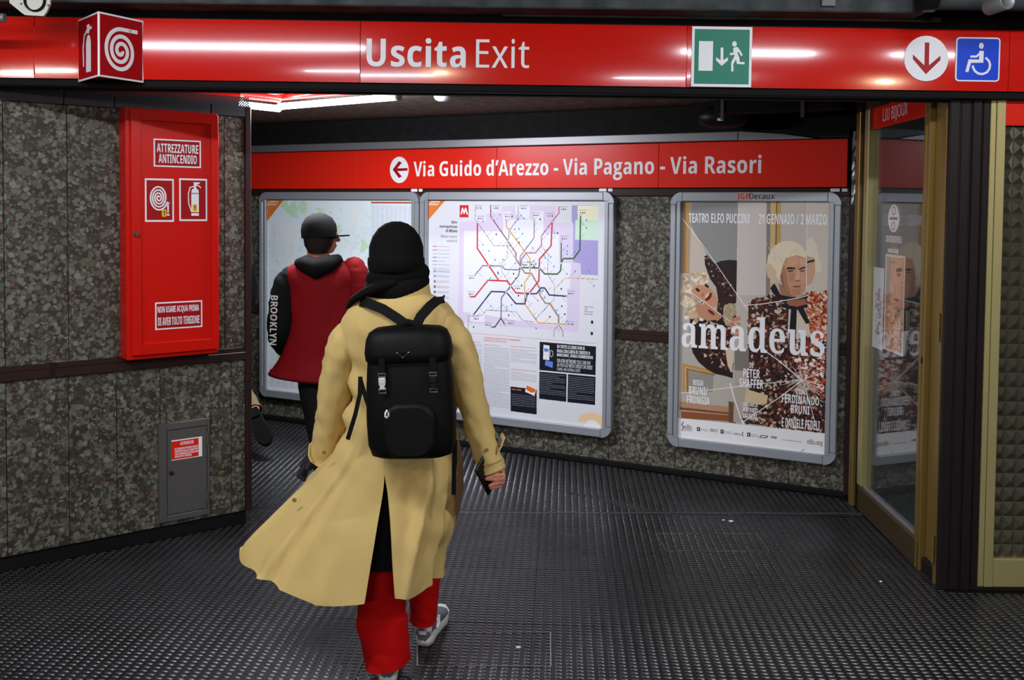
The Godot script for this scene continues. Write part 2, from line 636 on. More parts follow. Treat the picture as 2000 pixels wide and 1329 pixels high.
func make_shell() -> void:
	var c := struct("ceiling", "dark plastered ceiling", "ceiling")
	obj("hall_ceiling", G.new().span(-6, 6, 2.95, 3.1, -4.3, 4.5), M.plaster, c)
	obj("passage_ceiling", G.new().span(-6, 6, 2.37, 2.56, -11, -4.4), M.plaster, c)
	var w := struct("wall_hall", "plain dark walls enclosing the hall behind the photographer", "wall")
	obj("hall_side", G.new().span(-6.0, -5.4, 0, 3, -11, 4.5), M.concrete, w)
	obj("hall_side", G.new().span(5.0, 5.4, 0, 3, -11, 4.5), M.concrete, w)
	obj("hall_end", G.new().span(-6, 6, 0, 3, 4.2, 4.6), M.concrete, w)
	obj("passage_end", G.new().span(-6, 6, 0, 3, -11.2, -10.9), M.soot, w)

func make_left_wall() -> void:
	var w := struct("wall_left", "wall of spotted stone panels with brown metal rails and post", "wall", FL)
	obj("core", G.new().span(-4.2, 1.2, 0, 2.235, -0.16, -0.021), M.soot, w)
	obj("plinth", G.new().span(-4.2, 1.195, 0, 0.074, -0.05, -0.012, 0.004), M.black, w)
	var lower := [0.034, 0.304, 0.526, 0.739, 1.113, 1.189]
	var upper := [0.034, 0.308, 0.57, 0.82, 1.078, 1.189]
	for row in [[lower, 0.074, 0.893], [upper, 0.958, 2.18]]:
		var xs: Array = row[0]
		for k in xs.size() - 1:
			panel(w, xs[k], xs[k + 1], row[1], row[2], -0.021, 0.0)
		for k in 12:
			panel(w, 0.034 - 0.27 * (k + 1), 0.034 - 0.27 * k, row[1], row[2], -0.021, 0.0)
	for r in [[-4.2, 0.225], [0.245, 1.189]]:
		obj("rail", G.new().span(r[0], r[1], 0.892, 0.934, -0.02, 0.016, 0.003), M.rail, w)
		obj("rail_lip", G.new().span(r[0], r[1], 0.934, 0.959, -0.02, 0.006, 0.002), M.rail, w)
	obj("rail_joint", G.new().span(0.222, 0.248, 0.892, 0.958, -0.02, 0.012, 0.002), M.brown, w)
	obj("end_post", G.new().span(1.189, 1.222, 0.073, 2.236, -0.17, 0.014, 0.004), M.rail, w)
	for r in [[-4.2, 0.29], [0.295, 0.52], [0.525, 1.0], [1.005, 1.222]]:
		obj("top_trim", G.new().span(r[0], r[1], 2.18, 2.236, -0.16, 0.012, 0.003), M.trim_grey, w)
	# perforated sheet between the wall and the ceiling
	var img := Image.create(64, 64, false, Image.FORMAT_RGBA8)
	img.fill(rgb(58, 58, 60))
	for q in [Vector2(16, 16), Vector2(48, 48)]:
		spot(img, q, 11, 11, Color(0, 0, 0, 0))
	var pm := mat(Color.WHITE, 0.5, 0.3, {"albedo_texture": tex(img), "transparency": BaseMaterial3D.TRANSPARENCY_ALPHA_SCISSOR, "alpha_scissor_threshold": 0.5})
	var g := G.new()
	g.span(-4.2, 1.22, 2.236, 2.288, -0.012, -0.010)
	for i in g.p.size():
		g.t[i] = Vector2(g.p[i].x, g.p[i].y) / 0.014
	obj("perforated_sheet", g, pm, w)

func make_back_wall() -> void:
	var w := struct("wall_back", "wall of spotted stone panels behind the poster cases", "wall", FB)
	obj("core", G.new().span(-5.0, 4.75, 0, 2.4, -0.25, -0.021), M.soot, w)
	obj("plinth", G.new().span(-5.0, 4.5, 0, 0.036, -0.05, 0.012, 0.006), M.black, w)
	var xs := [-0.7, -0.25, 0.2, 0.65, 1.1, 1.55, 2.0, 2.46, 2.9, 3.36, 3.72, 4.08, 4.405]
	for k in xs.size() - 1:
		panel(w, xs[k], xs[k + 1], 0.036, 0.855, -0.021, 0.0)
		panel(w, xs[k], xs[k + 1], 0.92, 1.80, -0.021, 0.0)
	for k in 8:
		panel(w, -0.7 - 0.45 * (k + 1), -0.7 - 0.45 * k, 0.036, 0.855, -0.021, 0.0)
		panel(w, -0.7 - 0.45 * (k + 1), -0.7 - 0.45 * k, 0.92, 1.80, -0.021, 0.0)
	obj("rail", G.new().span(-5.0, 4.405, 0.855, 0.894, -0.02, 0.014, 0.003), M.rail, w)
	obj("rail_lip", G.new().span(-5.0, 4.405, 0.894, 0.921, -0.02, 0.004, 0.002), M.rail, w)
	obj("head_rail", G.new().span(-5.0, 4.405, 1.80, 1.85, -0.02, 0.014, 0.003), M.rail, w)
	obj("end_trim", G.new().span(4.405, 4.47, 0.02, 1.8, -0.02, 0.025, 0.004), M.rail, w)
	obj("end_board", G.new().span(4.47, 4.75, 0.0, 2.4, -0.02, 0.0), M.black, w)
	obj("ledge", G.new().span(-5.0, 3.75, 2.142, 2.196, -0.02, 0.07, 0.004), M.alu, w)
	obj("ledge_end", G.new().prism(pts([3.75, 2.142, 4.2, 2.142, 4.02, 2.172, 3.75, 2.196]), -0.02, 0.065), M.alu, w)
	obj("cover_mesh", G.new().prism(pts([3.8, 2.2, 4.02, 2.176, 4.25, 2.145, 4.4, 2.145, 4.4, 2.2]), -0.02, 0.05), M.dark_plastic, w)

func make_header() -> void:
	var h := struct("wall_header", "dark beam and concrete lintel over the opening", "wall")
	obj("beam", G.new().span(-6, 6, 2.235, 2.95, -4.40, -4.295), M.black, h)
	obj("underside", G.new().box(Vector3(0, 2.232, -4.34), Vector3(11, 0.034, 0.13), 0.004, FF.basis), M.black, h)
	obj("underside_lip", G.new().box(Vector3(0, 2.214, -4.375), Vector3(11, 0.010, 0.05), 0.003, FF.basis), M.black, h)
	obj("lintel", G.new().box(Vector3(-2.1, 2.755, -4.2), Vector3(7.65, 0.4, 0.2), 0.006, Basis(Vector3.BACK, deg_to_rad(-0.25))), M.concrete, h)
	obj("lintel_clip", G.new().span(1.28, 1.34, 2.56, 2.63, -4.1, -4.085, 0.003), M.steel, h)
	obj("ledge_board", G.new().box(Vector3(0.9, 2.545, -4.27), Vector3(1.9, 0.022, 0.06), 0.004, FF.basis), M.concrete, h)

func make_lamps() -> void:
	var spots := [[-1.74, -2.1, 1.52, 2.8], [1.53, -2.1, 0.85, 2.8], [2.68, -2.1, 0.4, 2.8], [-1.74, 3.3, 1.52, 2.46], [1.98, 3.3, 1.52, 2.46]]  # the last two tubes, behind the camera, are added as fill light
	var names := ["white tube lamp on hall ceiling on the side of the fire cabinet", "white tube lamp on hall ceiling on the side of the shop", "short white tube lamp on hall ceiling right before the shop front", "fill lamp added behind the photographer on the side of the fire cabinet", "fill lamp added behind the photographer on the side of the shop"]
	for k in spots.size():
		tube_lamp(Vector3(spots[k][0], spots[k][3], spots[k][1]), Vector3.RIGHT, spots[k][2], HALL_ENERGY[k], names[k], false)
	tube_lamp(Vector3(-0.9986, 2.3038, -5.52), (Vector3(0.7464, 0.001, 0.54)).normalized(), 0.93, PASSAGE_ENERGY[0], "bright white tube lamp over the city map", true)
	tube_lamp(Vector3(-1.4598, 2.2823, -5.6), (Vector3(0.159, 0.0168, -0.2)).normalized(), 0.29, PASSAGE_ENERGY[1], "short white tube lamp at the end of the red pipe housing", true)
	var pipe := thing("lamp_pipe", "red pipe shaped lamp housing over the perforated sheet", "lamp housing", Transform3D(Basis.IDENTITY, Vector3(-1.9123, 2.3172, -5.2)))
	obj("pipe", G.new().tube(PackedVector3Array([Vector3(-0.365, -0.0104, 0.27), Vector3.ZERO, Vector3(0.3731, -0.0026, -0.28)]), 0.027, 18), M.red_box, pipe)
	obj("pipe_end", G.new().tube(PackedVector3Array([Vector3(0.3731, -0.0026, -0.28), Vector3(0.3919, -0.0036, -0.295)]), 0.021, 16), M.plastic, pipe)
	# lamps out of view that show in the gloss of the fascia
	wall_tube()
	bulb_lamp(Vector3(-0.64, 2.47, 0.1), "warm round bulb hanging behind the photographer")
	bulb_lamp(Vector3(2.84, 2.27, -1.0), "warm round bulb hanging in front of the shop front")

func bulb_lamp(at: Vector3, label: String) -> void:
	var t := thing("bulb_lamp", label, "lamp", Transform3D(Basis.IDENTITY, at), "bulbs hanging in the hall")
	obj("bulb", G.new().lathe([[0.012, 0.07], [0.03, 0.055], [0.055, 0.01], [0.058, -0.01], [0.045, -0.04], [0.015, -0.058]]), M.bulb, t)
	obj("cord", G.new().tube(PackedVector3Array([Vector3(0, 0.07, 0), Vector3(0, 2.95 - at.y, 0)]), 0.008, 8), M.dark_plastic, t)
	var l := OmniLight3D.new()
	l.name = "glow"
	l.light_energy = 0.35
	l.light_color = rgb(255, 226, 184)
	l.light_size = 0.055
	l.omni_range = 20.0
	l.omni_attenuation = 2.0
	l.shadow_enabled = true
	t.add_child(l)

func wall_tube() -> void:
	var t := thing("wall_lamp", "short bright tube lamp hanging low in the hall beside the stone wall", "lamp", Transform3D(Basis(Vector3.UP, 0.3), Vector3(-3.62, 2.3, -1.0)))
	obj("tube", G.new().tube(v3([-0.36, 0, 0, 0.3, 0, 0]), 0.05, 16), mat(Color.WHITE, 0.5, 0.0, {"emission_enabled": true, "emission": rgb(255, 246, 236), "emission_energy_multiplier": 40.0}), t)
	obj("housing", G.new().span(-0.4, 0.34, 0.055, 0.11, -0.06, 0.06, 0.008), M.plastic, t)
	for x in [-0.3, 0.24]:
		obj("rod", G.new().tube(v3([x, 0.1, 0, x, 0.65, 0]), 0.006, 8), M.steel, t)
	var l := AreaLight3D.new()
	l.name = "glow"
	l.area_size = Vector2(0.66, 0.08)
	l.light_energy = 1.5
	l.light_color = rgb(255, 244, 230)
	l.shadow_enabled = true
	l.rotation_degrees = Vector3(-90, 0, 0)
	l.position = Vector3(-0.03, -0.05, 0)
	l.set("area_range", 20.0)
	t.add_child(l)

func tube_lamp(at: Vector3, along: Vector3, length: float, energy: float, label: String, housed: bool) -> void:
	along.y = 0.0
	along = along.normalized()
	var t := thing("tube_lamp", label, "lamp", Transform3D(Basis(along, Vector3.UP, along.cross(Vector3.UP)), at), "tube lamps on the ceiling")
	var a := Vector3(-length / 2.0, 0, 0)
	obj("tube", G.new().tube(PackedVector3Array([a, -a]), 0.019, 14), M.tube, t)
	for s in [-1.0, 1.0]:
		obj("end_cap", G.new().tube(PackedVector3Array([a * s * 1.0, a * s * 1.035]), 0.021, 14), M.plastic, t)
	if housed:
		obj("housing", G.new().tube(PackedVector3Array([a + Vector3(0, 0.056, 0), -a + Vector3(0, 0.056, 0)]), 0.03, 16, 0.75), M.red_box, t)
	else:
		obj("housing", G.new().box(Vector3(0, 0.085, 0), Vector3(length * 1.04, 0.12, 0.09), 0.01), M.plastic, t)
		if at.y < 2.7:
			for s in [-0.4, 0.4]:
				obj("rod", G.new().tube(PackedVector3Array([Vector3(length * s, 0.14, 0), Vector3(length * s, 2.95 - at.y, 0)]), 0.006, 8), M.steel, t)
	for k in [[-90.0, 1.0], [0.0, 0.45], [180.0, 0.45]]:      # a tube shines down and to both sides
		var l := AreaLight3D.new()
		l.name = "glow"
		l.area_size = Vector2(length, 0.036)
		l.light_energy = energy * k[1]
		l.light_color = rgb(240, 245, 255)
		l.shadow_enabled = true
		var b := Basis(Vector3.RIGHT, deg_to_rad(k[0])) if k[0] < 0.0 else Basis(Vector3.UP, deg_to_rad(k[0]))
		l.transform = Transform3D(b, -b.z * 0.022)
		l.set("area_range", 20.0)
		t.add_child(l, true)

func make_shop() -> void:
	# --- window that runs towards the camera (frame FR: x towards the camera, z out into the hall)
	var room := struct("wall_shop", "dark inside of the shop behind the glass", "wall")
	obj("back_board", G.new().span(2.9, 2.95, 0, 2.37, -6.6, -4.36), M.black, room)
	obj("end_board", G.new().span(2.0, 2.95, 0, 2.37, -5.95, -5.9), M.black, room)
	obj("shop_ceiling", G.new().span(2.0, 5.0, 2.36, 2.4, -6.6, -4.3), M.black, room)
	var d := thing("shop_window", "brass framed glass shop window beside the theatre poster", "window", FR)
	obj("stile", G.new().span(-0.02, 0.05, 0.0, 2.37, -0.04, 0.03, 0.004), M.brass, d)
	obj("stile", G.new().span(0.05, 0.105, 0.0, 2.37, -0.04, 0.012, 0.004), M.brown, d)
	obj("stile", G.new().span(0.105, 0.175, 0.15, 2.37, -0.04, 0.02, 0.004), M.brass_pale, d)
	obj("bottom_rail", G.new().span(0.05, 1.06, 0.0, 0.135, -0.04, 0.012, 0.004), mat(rgb(92, 76, 46), 0.45, 0.6), d)
	obj("glazing_bead", G.new().span(0.1, 1.0, 0.135, 0.155, -0.03, 0.004, 0.003), M.alu, d)
	obj("pane", G.new().span(0.12, 1.01, 0.14, 2.37, -0.016, -0.010), M.glass, d)
	for k in 4:
		obj("stile_rib", G.new().span(0.985 + k * 0.021, 1.003 + k * 0.021, 0.0, 2.25, -0.04, 0.012 + 0.003 * (k % 2), 0.003), M.brass, d)
	obj("jamb", G.new().span(1.068, 1.2, 0.07, 2.25, -0.05, -0.012, 0.003), M.brass, d)
	obj("jamb_sill", G.new().span(1.06, 1.21, 0.0, 0.07, -0.05, 0.004, 0.003), M.brown, d)
	obj("hinge_strip", G.new().span(1.2, 1.232, 0.0, 2.25, -0.05, 0.004, 0.003), M.brass, d)
	obj("hinge_strip", G.new().span(1.236, 1.262, 0.0, 2.25, -0.05, -0.004, 0.003), M.brass_pale, d)
	for y in [1.1839, 0.1614]:
		obj("hinge", G.new().tube(v3([1.222, y - 0.065, 0.012, 1.222, y - 0.002, 0.012]), 0.007, 10).tube(v3([1.222, y + 0.001, 0.012, 1.222, y + 0.065, 0.012]), 0.007, 10), M.brass, d)
	obj("latch", G.new().span(1.03, 1.036, 0.99, 1.02, 0.01, 0.017, 0.001), M.black, d)
	# things fixed to the inside of the glass
	var b := thing("shop_banner", "red shop name banner inside the glass beside the theatre poster", "sign", FR)
	obj("board", G.new().span(0.178, 0.983, 2.166, 2.285, -0.008, 0.0, 0.002), M.red_sign, b)
	text(b, "LIU BIJOUX", "sans", [0.3528, 2.182, 0.7238, 2.262], 0.0008, M.white)
	var s := thing("shop_notice", "plain white notice with red marks taped inside the shop window", "notice", FR)
	var img := Image.create(200, 400, false, Image.FORMAT_RGB8)
	img.fill(rgb(214, 216, 222))
	rng.seed = 31
	for k in 70:
		spot(img, Vector2(rng.randf_range(50, 150), rng.randf_range(100, 330)), rng.randf_range(3, 9), rng.randf_range(5, 14), [rgb(120, 60, 64), rgb(90, 92, 100), rgb(168, 70, 74)][k % 3], rng.randf() * 3.0, 0.3)
	sheet(s, 0.187, 0.3604, 0.9541, 1.4015, -0.022, tex(img))
	var q := thing("shop_photo_sheet", "orange toned portrait print taped inside the shop window", "poster", FR)
	img = Image.create(200, 500, false, Image.FORMAT_RGB8)
	img.fill(rgb(226, 214, 202))
	img.fill_rect(Rect2i(12, 12, 176, 476), rgb(206, 158, 128))
	img.fill_rect(Rect2i(12, 12, 40, 476), rgb(150, 132, 128))
	fill(img, pts([60, 20, 170, 20, 180, 170, 150, 260, 90, 270, 56, 180]), rgb(224, 172, 140))
	fill(img, pts([110, 70, 170, 60, 168, 78, 112, 86]), rgb(110, 66, 50))
	spot(img, Vector2(140, 98), 22, 8, rgb(126, 80, 62))
	fill(img, pts([96, 130, 120, 196, 88, 196]), rgb(200, 140, 110))
	spot(img, Vector2(120, 228), 28, 7, rgb(176, 92, 76))
	for k in 260:
		spot(img, Vector2(rng.randf_range(40, 186), rng.randf_range(275, 480)), rng.randf_range(3, 9), rng.randf_range(3, 12), [rgb(206, 116, 66), rgb(232, 176, 122), rgb(176, 84, 48), rgb(226, 200, 170)][k % 4], rng.randf() * 3.0, 0.3)
	sheet(q, 0.3772, 0.6762, 0.9683, 1.4829, -0.0225, tex(img))
	var e := thing("shop_card", "narrow white card with a red stripe inside the shop window", "notice", FR)
	img = Image.create(60, 300, false, Image.FORMAT_RGB8)
	img.fill(rgb(222, 220, 222))
	img.fill_rect(Rect2i(20, 60, 26, 190), rgb(158, 66, 60))
	sheet(e, 0.9094, 0.9692, 1.3368, 1.544, -0.022, tex(img))
	var o := thing("shop_lettering", "oval white badge and small white lettering on the shop window", "sign", FR)
	var ox := 0.506
	var oy := 1.6741
	obj("badge", G.new().prism(disc(0.085, 28, Vector2(ox, oy), 0.073), -0.0175, -0.0165), M.white, o)
	var mark := G.new().prism(round_rect(ox - 0.06, oy - 0.008, ox + 0.06, oy + 0.008, 0.006, 3), -0.0165, -0.016)
	for s2 in [-1.0, 1.0]:
		mark.ribbon(disc(0.026, 20, Vector2(ox, oy + 0.04 * s2), 0.02), 0.006, -0.0165, -0.016, true)
	obj("badge_mark", mark, M.sign_red, o)
	text(o, "CREAZIONI IN PELLE", "bold", [0.3924, 1.5477, 0.6369, 1.5826], -0.0165, M.white)
	text(o, "made in Italy", "bold", [0.4298, 1.4833, 0.588, 1.5209], -0.0165, M.white)
	# --- shop front that faces the camera (frame FP)
	var col := struct("trim_1", "dark brown grooved metal post between shop window and shop front", "post", FP)
	obj("post_core", G.new().span(0.893, 1.07, 0.0, 2.25, -0.03, -0.012), M.brown, col)
	for r in [[0.889, 0.934, 0.0], [0.94, 0.985, -0.008], [0.99, 1.03, 0.004], [1.036, 1.068, -0.004]]:
		obj("post_rib", G.new().span(r[0], r[1], 0.0, 2.25, -0.03, r[2], 0.005), M.brown, col)
	var f := thing("glass_shopfront", "pale brass framed shop front with faceted glass", "window", FP)
	obj("stile", G.new().span(1.068, 1.092, 0.02, 2.25, -0.05, 0.002, 0.003), M.brass_pale, f)
	obj("stile", G.new().span(1.093, 1.132, 0.02, 2.25, -0.05, 0.008, 0.003), M.brass_pale, f)
	obj("stile", G.new().span(2.15, 2.22, 0.02, 2.25, -0.05, 0.006, 0.003), M.brass_pale, f)
	obj("bottom_rail", G.new().span(1.132, 2.15, 0.02, 0.148, -0.05, 0.004, 0.003), M.brass_pale, f)
	obj("threshold", G.new().span(1.06, 2.3, 0.0, 0.02, -0.08, 0.0, 0.003), M.brown, f)
	var g := G.new()
	var cw := 0.0545
	var ch := 0.0652
	for i in 19:
		for j in 31:
			var x0 := 1.128 + i * cw
			var y0 := 0.14 + j * ch
			var q0 := Vector3(x0, y0, -0.03); var q1 := Vector3(x0 + cw, y0, -0.03); var q2 := Vector3(x0 + cw, y0 + ch, -0.03); var q3 := Vector3(x0, y0 + ch, -0.03)
			var m := Vector3(x0 + cw / 2.0, y0 + ch / 2.0, -0.008)
			g.tri(q0, q1, m); g.tri(q1, q2, m); g.tri(q2, q3, m); g.tri(q3, q0, m)
	obj("faceted_pane", g, mat(rgb(112, 108, 90), 0.2, 0.7), f)
	obj("faceted_pane_back", G.new().span(1.128, 2.16, 0.14, 2.17, -0.04, -0.032), M.black, f)
	var nb := thing("shop_banner", "red shop name banner over the faceted glass", "sign", FP)
	obj("board", G.new().span(1.134, 2.148, 2.094, 2.225, -0.012, -0.003, 0.002), M.red_sign, nb)
	text(nb, "LIU BIJOUX", "bold", [1.228, 2.108, 1.72, 2.2], -0.0025, M.white)
	var wr := struct("wall_right", "plain wall beside the shop front", "wall", FP)
	obj("wall_core", G.new().span(2.22, 4.0, 0.0, 2.4, -0.2, -0.01), M.soot, wr)

func sheet(parent: Node, x0: float, x1: float, y0: float, y1: float, z: float, t: Texture2D) -> MeshInstance3D:      # a printed sheet, a little thick
	var g := G.new().span(x0, x1, y0, y1, z - 0.001, z)
	for i in g.p.size():
		g.t[i] = Vector2((g.p[i].x - x0) / (x1 - x0), (y1 - g.p[i].y) / (y1 - y0))
	return obj("sheet", g, mat(Color.WHITE, 0.5, 0.0, {"albedo_texture": t}), parent)


# ---------------------------------------------------------------- signs
func spiral(turns: float, r0: float, r1: float, start: float, n := 70) -> PackedVector2Array:
	var q := PackedVector2Array()
	for i in n + 1:
		var t := float(i) / n
		var a := start + TAU * turns * t
		q.append(Vector2(cos(a), sin(a)) * lerpf(r0, r1, t))
	return q

func make_fascia() -> void:
	var f := thing("fascia_sign", "long glossy red fascia with white exit lettering over the opening", "sign", FF)
	var xs := [-5.0, -3.51, -2.096, -0.679, 0.74, 2.14, 3.56, 4.9]
	var y0 := 2.247
	var y1 := 2.511
	for k in xs.size() - 1:
		var a: float = xs[k] + 0.0015
		var b: float = xs[k + 1] - 0.0015
		var g := G.new()
		g.span(a, b, y0, y1, -0.03, -0.002)
		g.smooth = true
		var bow: float = [0.004, 0.005, 0.006, 0.005, 0.006, 0.005, 0.004][k]
		var n := 16
		for i in n:
			var t0 := float(i) / n; var t1 := float(i + 1) / n
			var z0 := bow * (1.0 - pow(2.0 * t0 - 1.0, 2.0)); var z1 := bow * (1.0 - pow(2.0 * t1 - 1.0, 2.0))
			var q0 := lerpf(y0, y1, t0); var q1 := lerpf(y0, y1, t1)
			for m in 6:
				var u0 := lerpf(a, b, m / 6.0); var u1 := lerpf(a, b, (m + 1) / 6.0)
				g.quad(Vector3(u0, q0, z0), Vector3(u1, q0, z0), Vector3(u1, q1, z1), Vector3(u0, q1, z1))
		obj("panel", g, M.red, f)
	obj("seam_bead", G.new().span(-2.0985, -2.0935, 2.26, 2.47, 0.0, 0.006, 0.002), M.red_box, f)
	obj("seam_bead", G.new().span(0.737, 0.742, 2.26, 2.49, 0.0, 0.005, 0.002), M.red_box, f)
	text(f, "Uscita", "bold", [-0.6506, 2.316, -0.2203, 2.4416], 0.0075, M.white)
	text(f, "Exit", "sans", [-0.1759, 2.3179, 0.0548, 2.4434], 0.0075, M.white)
	var a := thing("arrow_disc", "white disc with a red arrow pointing down on the fascia", "sign", FF)
	obj("plate", G.new().prism(pts([1.8741, 2.3846, 1.8722, 2.3628, 1.8657, 2.342, 1.8547, 2.3232, 1.8398, 2.3075, 1.8218, 2.2956, 1.8016, 2.288, 1.7802, 2.2853, 1.7587, 2.2875, 1.7381, 2.2944, 1.7195, 2.3059, 1.7039, 2.3212, 1.6919, 2.3396, 1.6843, 2.3602, 1.6813, 2.3819, 1.6832, 2.4038, 1.6898, 2.4245, 1.7009, 2.4432, 1.7157, 2.4589, 1.7337, 2.4708, 1.7539, 2.4783, 1.7752, 2.4811, 1.7967, 2.4789, 1.8172, 2.472, 1.8358, 2.4606, 1.8515, 2.4453, 1.8634, 2.4269, 1.8711, 2.4063]), 0.006, 0.009), M.white, a)
	obj("arrow", G.new().prism(pts([1.7694, 2.4519, 1.7888, 2.4522, 1.7902, 2.3541, 1.8386, 2.3961, 1.8391, 2.3768, 1.7779, 2.3153, 1.7196, 2.3796, 1.7191, 2.4, 1.7702, 2.3538]), 0.009, 0.0098), M.sign_red, a)
	# emergency exit plate
	var e := thing("exit_sign", "green emergency exit sign with running figure, arrow and door", "sign", FF)
	var r := [0.7592, 2.2483, 1.0209, 2.5082]
	obj("plate", G.new().span(r[0], r[2], r[1], r[3], 0.006, 0.010, 0.001), M.white, e)
	obj("field", G.new().span(r[0] + 0.012, r[2] - 0.012, r[1] + 0.012, r[3] - 0.012, 0.010, 0.0108), M.green, e)
	var d := [0.7902, 2.3169, 0.8512, 2.4446]
	obj("pictogram", G.new().span(d[0], d[2], d[1], d[3], 0.0108, 0.0114), M.white, e)
	obj("pictogram", G.new().prism(pts([0.8843, 2.4177, 0.896, 2.4178, 0.8969, 2.3638, 0.9167, 2.3762, 0.9169, 2.363, 0.8907, 2.3389, 0.8658, 2.3623, 0.8656, 2.3755, 0.8853, 2.3626]), 0.0108, 0.0114), M.white, e)
	obj("pictogram", G.new().prism(pts([0.9393, 2.4168, 0.9553, 2.422, 0.9649, 2.4122, 0.9809, 2.3871, 0.9744, 2.3815, 0.9618, 2.4011, 0.9574, 2.3967, 0.9667, 2.3731, 0.9676, 2.3571, 0.9898, 2.3563, 0.9889, 2.3469, 0.9566, 2.3481, 0.9524, 2.3679, 0.9405, 2.3479, 0.9422, 2.3165, 0.9322, 2.3147, 0.9315, 2.3544, 0.9444, 2.381, 0.9454, 2.3877, 0.9254, 2.3852, 0.9241, 2.3945, 0.9397, 2.3964]), 0.0108, 0.0114).prism(pts([0.9537, 2.4341, 0.9535, 2.4314, 0.9528, 2.4289, 0.9517, 2.4266, 0.9501, 2.4247, 0.9483, 2.4233, 0.9463, 2.4224, 0.9441, 2.422, 0.9419, 2.4223, 0.9398, 2.4232, 0.938, 2.4245, 0.9364, 2.4264, 0.9352, 2.4286, 0.9344, 2.4312, 0.9341, 2.4338, 0.9343, 2.4364, 0.935, 2.439, 0.9361, 2.4412, 0.9376, 2.4431, 0.9395, 2.4446, 0.9415, 2.4455, 0.9437, 2.4458, 0.9459, 2.4456, 0.9479, 2.4447, 0.9498, 2.4433, 0.9514, 2.4414, 0.9526, 2.4392, 0.9534, 2.4367]), 0.0108, 0.0114), M.white, e)
	# wheelchair plate
	var w := thing("access_sign", "blue wheelchair access sign with white border", "sign", FF)
	r = [1.905, 2.2868, 2.0969, 2.4773]
	obj("plate", G.new().prism(round_rect(r[0], r[1], r[2], r[3], 0.016), 0.006, 0.010), M.white, w)
	obj("field", G.new().prism(round_rect(r[0] + 0.006, r[1] + 0.006, r[2] - 0.006, r[3] - 0.006, 0.011), 0.010, 0.0108), M.blue, w)
	var g := G.new()
	g.prism(pts([2.024, 2.4411, 2.0238, 2.4382, 2.0231, 2.4354, 2.022, 2.4328, 2.0204, 2.4307, 2.0186, 2.4291, 2.0164, 2.4281, 2.0142, 2.4278, 2.0119, 2.4281, 2.0097, 2.429, 2.0077, 2.4306, 2.006, 2.4326, 2.0048, 2.4351, 2.0039, 2.4379, 2.0036, 2.4408, 2.0038, 2.4438, 2.0044, 2.4466, 2.0056, 2.4491, 2.0071, 2.4512, 2.009, 2.4528, 2.0112, 2.4538, 2.0134, 2.4542, 2.0157, 2.4539, 2.0179, 2.4529, 2.0199, 2.4514, 2.0215, 2.4493, 2.0228, 2.4468, 2.0237, 2.4441]), 0.0108, 0.0114)
	g.ribbon(pts([2.0156, 2.419, 2.0154, 2.3682]), 0.019, 0.0108, 0.0114)
	g.ribbon(pts([2.0241, 2.375, 1.9658, 2.3742, 1.9543, 2.3277]), 0.0135, 0.0108, 0.01142)
	g.ribbon(pts([2.012, 2.4112, 1.9941, 2.3944, 1.968, 2.3941]), 0.009, 0.0108, 0.01138)
	g.ribbon(pts([2.0336, 2.3906, 2.0485, 2.3764, 2.0545, 2.36, 2.0517, 2.3412, 2.041, 2.3267, 2.0239, 2.3193, 2.0044, 2.3212, 1.9897, 2.3315, 1.9815, 2.3457, 1.9791, 2.3556]), 0.0095, 0.0108, 0.01136)
	obj("pictogram", g, M.white, w)
	# fire point sign: two plates meeting at an edge that stands out
	var s := thing("fire_point_sign", "dark red two sided fire sign standing out from the fascia", "sign", FF)
	var tip := Vector3(-1.733, 0, 0.2)
	for q in [[Vector3(-1.906, 0, 0.0), tip], [tip, Vector3(-1.621, 0, 0.0)]]:
		var p0: Vector3 = q[0]
		var p1: Vector3 = q[1]
		var u := (p1 - p0).normalized()
		var wd := p0.distance_to(p1)
		var hose: bool = p0 == tip
		var pl := obj("plate", G.new().span(0, wd, 2.232, 2.5, -0.006, 0.0, 0.001), M.white, s, Transform3D(Basis(u, Vector3.UP, u.cross(Vector3.UP)), p0))
		obj("field", G.new().span(0.008, wd - 0.008, 2.24, 2.492, 0.0, 0.0008), M.sign_red, pl)
		var pg := G.new()
		if hose:
			var c := Vector2(wd * 0.48, 2.352)
			var path := PackedVector2Array()
			for i in 101:
				var an := PI / 2.0 + TAU * 2.75 * (1.0 - i / 100.0)
				path.append(c + Vector2(cos(an), sin(an)) * lerpf(0.008, 0.092, i / 100.0) * Vector2(0.86, 1.0))
			path.append(c + Vector2(0.042, 0.092))
			pg.ribbon(path, 0.0165, 0.0008, 0.0014)
			pg.span(c.x + 0.045, c.x + 0.049, c.y + 0.083, c.y + 0.101, 0.0008, 0.0014)
			pg.prism(pts([c.x + 0.053, c.y + 0.084, c.x + 0.086, c.y + 0.084, c.x + 0.086, c.y + 0.1, c.x + 0.053, c.y + 0.1]), 0.0008, 0.0014)
		else:
			pg.prism(pts([0.11, 2.262, 0.17, 2.262, 0.17, 2.385, 0.16, 2.41, 0.14, 2.42, 0.12, 2.41, 0.11, 2.385]), 0.0008, 0.0014)
			pg.ribbon(pts([0.075, 2.29, 0.07, 2.37, 0.085, 2.42, 0.125, 2.44, 0.18, 2.445]), 0.012, 0.0008, 0.0013)
			pg.prism(pts([0.125, 2.425, 0.15, 2.425, 0.155, 2.462, 0.12, 2.462]), 0.0008, 0.0014)
		obj("pictogram", pg, M.white, pl)

